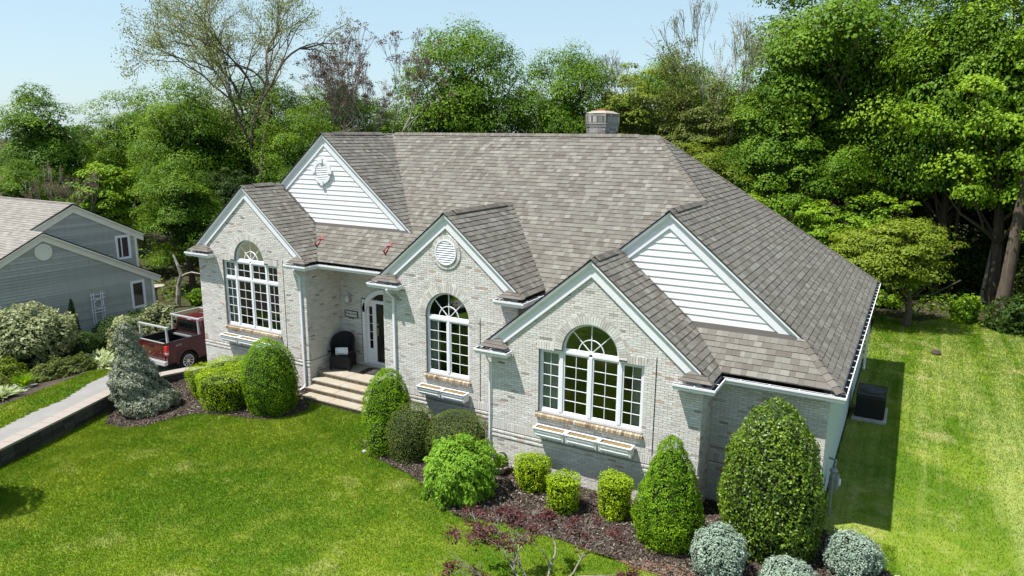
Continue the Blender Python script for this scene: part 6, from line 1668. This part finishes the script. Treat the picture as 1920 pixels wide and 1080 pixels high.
NAMES = dict(full='maple_tree', maple='maple_tree', maple2='maple_tree', bright='maple_tree', yellow='leafy_tree', olive='leafy_tree', dark='woodland_tree', small='small_tree', young='young_tree', locust='locust_tree', bronze='sparse_tree', bare='bare_tree', airy='airy_tree')
def tree(key, x, y, s, label, rz=None, sz=None, group=None, cat='tree', lean=0):
    cm, tm = TREES[key]; z = float(H(x, y)) if abs(x) < 60 else -3.3
    t = empty(NAMES[key], (x, y, z), rz if rz is not None else (x*1.7+y*2.3) % 6.28, label=label, cat=cat, group=group)
    t.scale = (s, s, sz or s); t.rotation_euler[0] = lean
    link('crown', cm, t); link('trunk', tm, t); return t
G1 = 'trees along the wood behind the houses'
# (kind, x, y, width scale, height scale, label)
for a in [
    ('maple2', -45.6, 13.5, 1.0, 1.03, 'mid green tree at the left picture edge beyond the neighbour roof'),
    ('full', -37.0, 19.0, .80, .93, 'dense green tree on the skyline between the left edge and the locust'),
    ('full', -31.0, 20.5, .78, 1.02, 'dense green tree directly behind the locust limbs'),
    ('full', -26.0, 22.5, .72, .98, 'dense green tree behind the base of the bronze budded trees'),
    ('full', -7.2, 37.0, .85, 1.12, 'dense green tree on the skyline just right of the chimney'),
    ('maple', -46.8, 21.0, .85, .98, 'green tree second from the left on the skyline'),
    ('young', -35.0, 11.2, 1.12, 1.22, 'rounded mid green tree just behind the neighbour ridge'),
    ('maple2', -38.5, 8.2, .62, .62, 'small green tree at the far left above the neighbour roof'),
    ('maple', -32.4, 15.6, .85, 1.0, 'large green tree left of the tall locust'),
    ('maple2', -26.8, 10.8, .72, .64, 'full green tree right behind the neighbour house gable'),
    ('maple', -23.8, 17.4, .74, .84, 'green tree below the locust crown beside the white gable'),
    ('yellow', -30.8, 25.5, .95, 1.06, 'yellow green tree right of the locust trunk on the skyline'),
    ('maple2', -26.5, 27.5, .85, .98, 'green tree filling behind the bronze budded tree'),
    ('full', -19.6, 28.4, 1.08, 1.32, 'broad tall maple above the middle of the main ridge'),
    ('full', -12.9, 32.0, .88, 1.17, 'dense rounded tree left of the chimney'),
    ('yellow', -8.6, 33.6, 1.0, 1.22, 'yellow green tree right behind the chimney'),
    ('airy', -5.3, 34.4, .95, 1.0, 'airy thin leaved tree on the skyline right of the chimney'),
    ('olive', -3.0, 32.0, .85, 1.06, 'olive tree right of the chimney over the hip'),
    ('maple', 3.2, 34.4, 1.38, 1.56, 'giant deep green maple rising out of the picture above the hip'),
    ('maple2', 1.8, 29.6, .98, 1.06, 'green maple in front of the giant one above the roof hip'),
    ('maple', 7.4, 33.5, 1.10, 1.45, 'tall deep green maple between the giant and the bright maple'),
    ('bright', 13.6, 30.2, 1.20, 1.38, 'bright green maple overhanging the top right corner'),
    ('young', .9, 26.0, 1.0, 1.0, 'bright leafy understory tree beyond the upper roof hip'),
    ('young', 7.3, 28.4, 1.0, 1.0, 'leafy understory tree behind the left of the small lawn tree'),
    ('maple2', 17.6, 28.0, .9, 1.1, 'green maple beyond the right picture edge behind the thick trunk'),
    ('yellow', -1.2, 27.0, .8, .78, 'yellow green tree close behind the top of the roof hip'),
    ('maple', 10.8, 31.8, 1.05, 1.5, 'tall maple crown between the giant maple and the bright corner maple'),
    ('young', 4.3, 27.2, .92, .92, 'leafy understory tree beside the lower roof hip'),
    ]:
    o = tree(a[0], a[1], a[2], a[3], a[5], sz=a[4], group=G1)
tree('locust', -27.9, 17.2, .80, 'very tall open locust with thin leaves over the left skyline', sz=1.12, rz=.6)
tree('bronze', -23.3, 22.6, .95, 'slender sparse tree with bronze buds left of the broad maple', sz=1.05)
tree('bronze', -24.6, 21.4, .70, 'smaller sparse bronze budded tree beside the white gable peak', sz=.9, rz=2)
tree('bronze', -34.6, 8.6, .36, 'little bronze leaved tree behind the neighbour ridge', sz=.46, rz=1)
tree('bare', -13.9, 45.5, 1.3, 'pale nearly bare tree behind the rounded tree by the chimney', sz=1.22)
tree('bare', -2.1, 31.1, .85, 'tall bare topped tree with pale trunk above the roof hip', sz=1.28, rz=1.2)
ts = tree('small', 9.5, 22.6, 1.0, 'small yellow green tree standing on the side lawn', sz=1.0, rz=.4)
ts.children[0].matrix_parent_inverse = Matrix.Translation((-.9, .5, 0))
# dark woodland behind, trunks seen through
rng = random.Random(5)
k = 0
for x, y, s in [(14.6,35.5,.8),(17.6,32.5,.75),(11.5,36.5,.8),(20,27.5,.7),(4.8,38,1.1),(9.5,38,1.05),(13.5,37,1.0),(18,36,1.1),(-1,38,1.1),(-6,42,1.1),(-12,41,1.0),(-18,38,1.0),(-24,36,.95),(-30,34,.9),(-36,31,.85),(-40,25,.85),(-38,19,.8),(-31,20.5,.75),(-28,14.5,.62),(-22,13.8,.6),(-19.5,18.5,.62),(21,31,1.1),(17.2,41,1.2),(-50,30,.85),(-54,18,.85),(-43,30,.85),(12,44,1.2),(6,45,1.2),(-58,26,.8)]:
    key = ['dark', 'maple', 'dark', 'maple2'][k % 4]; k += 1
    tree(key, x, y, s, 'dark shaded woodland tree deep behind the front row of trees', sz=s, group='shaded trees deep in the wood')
def lone_trunk(x, y, r, h, label, m='bark', lean=(.0, .0), group=None):
    b = MB(); b.tube([(0,0,-.5),(lean[0]*.2,lean[1]*.2,h*.2),(lean[0]*.6,lean[1]*.6,h*.6),(lean[0],lean[1],h)], [r*1.45, r, r*.85, r*.6], 10, cap=False)
    b.tube([(lean[0]*.6,lean[1]*.6,h*.6),(lean[0]+1.0,lean[1],h*.85),(lean[0]+1.6,lean[1]+.3,h*1.1)], [r*.5, r*.35, r*.2], 6, cap=False)
    t = empty('tree_trunk', (x, y, float(H(x, y))), label=label, cat='tree', group=group); b.build('trunk', M[m], t, smooth=True)
lone_trunk(13.65, 26.9, .30, 9.5, 'thick grey trunk of the bright maple at the right picture edge', 'bark', (.25, 0))
gT = 'tree trunks standing in the shaded wood'
for x, y, r, m in ((8.9, 33.2, .22, 'bark'), (9.9, 35.2, .17, 'palebark'), (10.9, 34.0, .20, 'bark'), (12.2, 35.0, .15, 'palebark'), (6.9, 31.5, .16, 'bark'), (14.9, 33.8, .2, 'bark'), (16.2, 31.5, .18, 'palebark'), (11.5, 32.0, .12, 'bark'), (13.1, 31.0, .13, 'palebark')):
    lone_trunk(x, y, r, 9, 'tree trunk standing in the shade behind the side lawn', m, (rng.uniform(-.6, .6), 0), gT)
# low growth along the edge of the wood
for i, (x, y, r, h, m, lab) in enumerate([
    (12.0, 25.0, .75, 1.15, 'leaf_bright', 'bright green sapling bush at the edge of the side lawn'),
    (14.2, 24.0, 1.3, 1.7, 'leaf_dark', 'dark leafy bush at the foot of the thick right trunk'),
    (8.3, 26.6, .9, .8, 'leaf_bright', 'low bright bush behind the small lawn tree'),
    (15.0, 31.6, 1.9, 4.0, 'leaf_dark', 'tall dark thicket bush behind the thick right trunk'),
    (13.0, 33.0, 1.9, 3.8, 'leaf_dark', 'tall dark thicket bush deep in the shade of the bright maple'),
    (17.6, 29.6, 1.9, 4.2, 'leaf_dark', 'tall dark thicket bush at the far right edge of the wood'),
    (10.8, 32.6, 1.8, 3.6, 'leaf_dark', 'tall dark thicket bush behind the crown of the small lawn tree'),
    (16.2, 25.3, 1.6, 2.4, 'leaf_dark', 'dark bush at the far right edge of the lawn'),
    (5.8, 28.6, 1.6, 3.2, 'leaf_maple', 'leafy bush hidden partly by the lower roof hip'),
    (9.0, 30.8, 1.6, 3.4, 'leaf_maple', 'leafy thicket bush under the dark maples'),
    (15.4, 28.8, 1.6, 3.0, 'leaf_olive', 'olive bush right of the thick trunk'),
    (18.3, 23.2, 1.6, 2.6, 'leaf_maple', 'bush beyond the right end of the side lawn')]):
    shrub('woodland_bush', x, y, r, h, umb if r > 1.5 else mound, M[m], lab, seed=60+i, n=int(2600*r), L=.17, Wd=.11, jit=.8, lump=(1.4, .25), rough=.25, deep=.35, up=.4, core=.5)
# the far wood as one mass
def far_wood():
    rng = np.random.default_rng(77); Vs = []; To = []
    for i in range(90):
        a = rng.uniform(-1.15, .42); d = rng.uniform(60, 105); x = CAM.x+math.sin(a)*d; y = CAM.y+math.cos(a)*d
        n = 1700; r = rng.uniform(3.5, 5.5); D = rng.normal(0, 1, (n, 3)); D /= np.linalg.norm(D, axis=1)[:, None]; D[:, 2] = np.abs(D[:, 2])*1.0-.5*(rng.random(n) < .4)
        P = np.array([x, y, .2+rng.uniform(-1, 1.6)])+D*np.array([r, r, r*1.1])*rng.uniform(.75, 1.05, n)[:, None]; Vs.append(leaf_quads(P, D+np.array([0,0,.4]), .36, .26, rng, .7)); To.append(np.clip(rng.normal(.4, .2, n), 0, 1))
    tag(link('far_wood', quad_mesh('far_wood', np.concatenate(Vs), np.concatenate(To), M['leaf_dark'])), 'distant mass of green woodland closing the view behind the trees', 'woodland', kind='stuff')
far_wood()
def undergrowth():
    rng = np.random.default_rng(78); n = 60000; x = rng.uniform(-44, 26, n); y = rng.uniform(8, 42, n)
    k = ~m_lawn(x, y) & ~((x > -14.6) & (x < 8.6) & (y < 15.4)) & ~((x < -22) & (y < 8)) & ((x > 8) | (y > 15) | (x < -15)) & ~inpoly(x, y, DRIVE) & ((x < -22.3) | (y > 9) )
    cl = vnoise(np.stack([x, y, 0*x], 1), 1.2, 5); k &= cl > -.35
    x, y, cl = x[k], y[k], cl[k]; n = len(x); h = np.abs(rng.normal(0, .28, n))*(1+cl); P = np.stack([x, y, H(x, y)+h+.03], 1)
    V = leaf_quads(P, np.tile([0, 0, 1.], (n, 1)), .2, .12, rng, .7)
    tag(link('undergrowth', quad_mesh('undergrowth', V, rng.random(n), M['leaf_maple'])), 'low green undergrowth covering the woodland floor', 'undergrowth', kind='stuff')
undergrowth()
# red japanese maple in the foreground
def jmaple():
    x, y = 4.05, -5.0; rng = np.random.default_rng(301); t = empty('japanese_maple', (x, y, float(H(x, y))), label='half bare crimson japanese maple at the bottom edge in front', cat='tree'); t.scale = (1.3, 1.1, .70)
    b = MB(); tips = []
    b.tube([(0,0,-.1),(.02,.02,.25),(0,.05,.5)], [.07,.055,.05], 8, cap=False)
    for i in range(8):
        a = i*2*math.pi/8+rng.uniform(-.3, .3); branchy(b, (0, .05, .42+.02*i), (math.cos(a)*.95, math.sin(a)*.95, .62), .66, .026, 4, rng, tips, .62, .02, 6, .76, (2, 3), .0045)
    b.build('branches', mat('grey_maple_bark', (.20,.175,.15), rough=.9, noise=[(18,.5,(.10,.085,.07))]), t, smooth=True)
    T = np.array([tuple(p) for p, d in tips]); 
    cl = (vnoise(T, 6.5, 6) > .03) & (T[:, 2] > .4); T = T[cl]; n = len(T)*20; ci = rng.integers(0, len(T), n); P = T[ci]+rng.normal(0, .055, (n, 3))
    link('leaves', quad_mesh('leaves', leaf_quads(P, np.tile([0, 0, 1.], (n, 1)), .068, .042, rng, .9), rng.random(n), M['jmaple']), t); print('jm', len(tips), n)
jmaple()
# a conifer outside the frame whose shadow falls on the left lawn
shrub('lawn_conifer', -10.15, -8.95, 1.25, 4.7, lambda t: max(0, 1-t**2)**.6, M['leaf_dark'], 'dark conifer standing beyond the left picture edge on the lawn', seed=90, n=6000, L=.12, Wd=.05, lump=(2,.15), rough=.1)
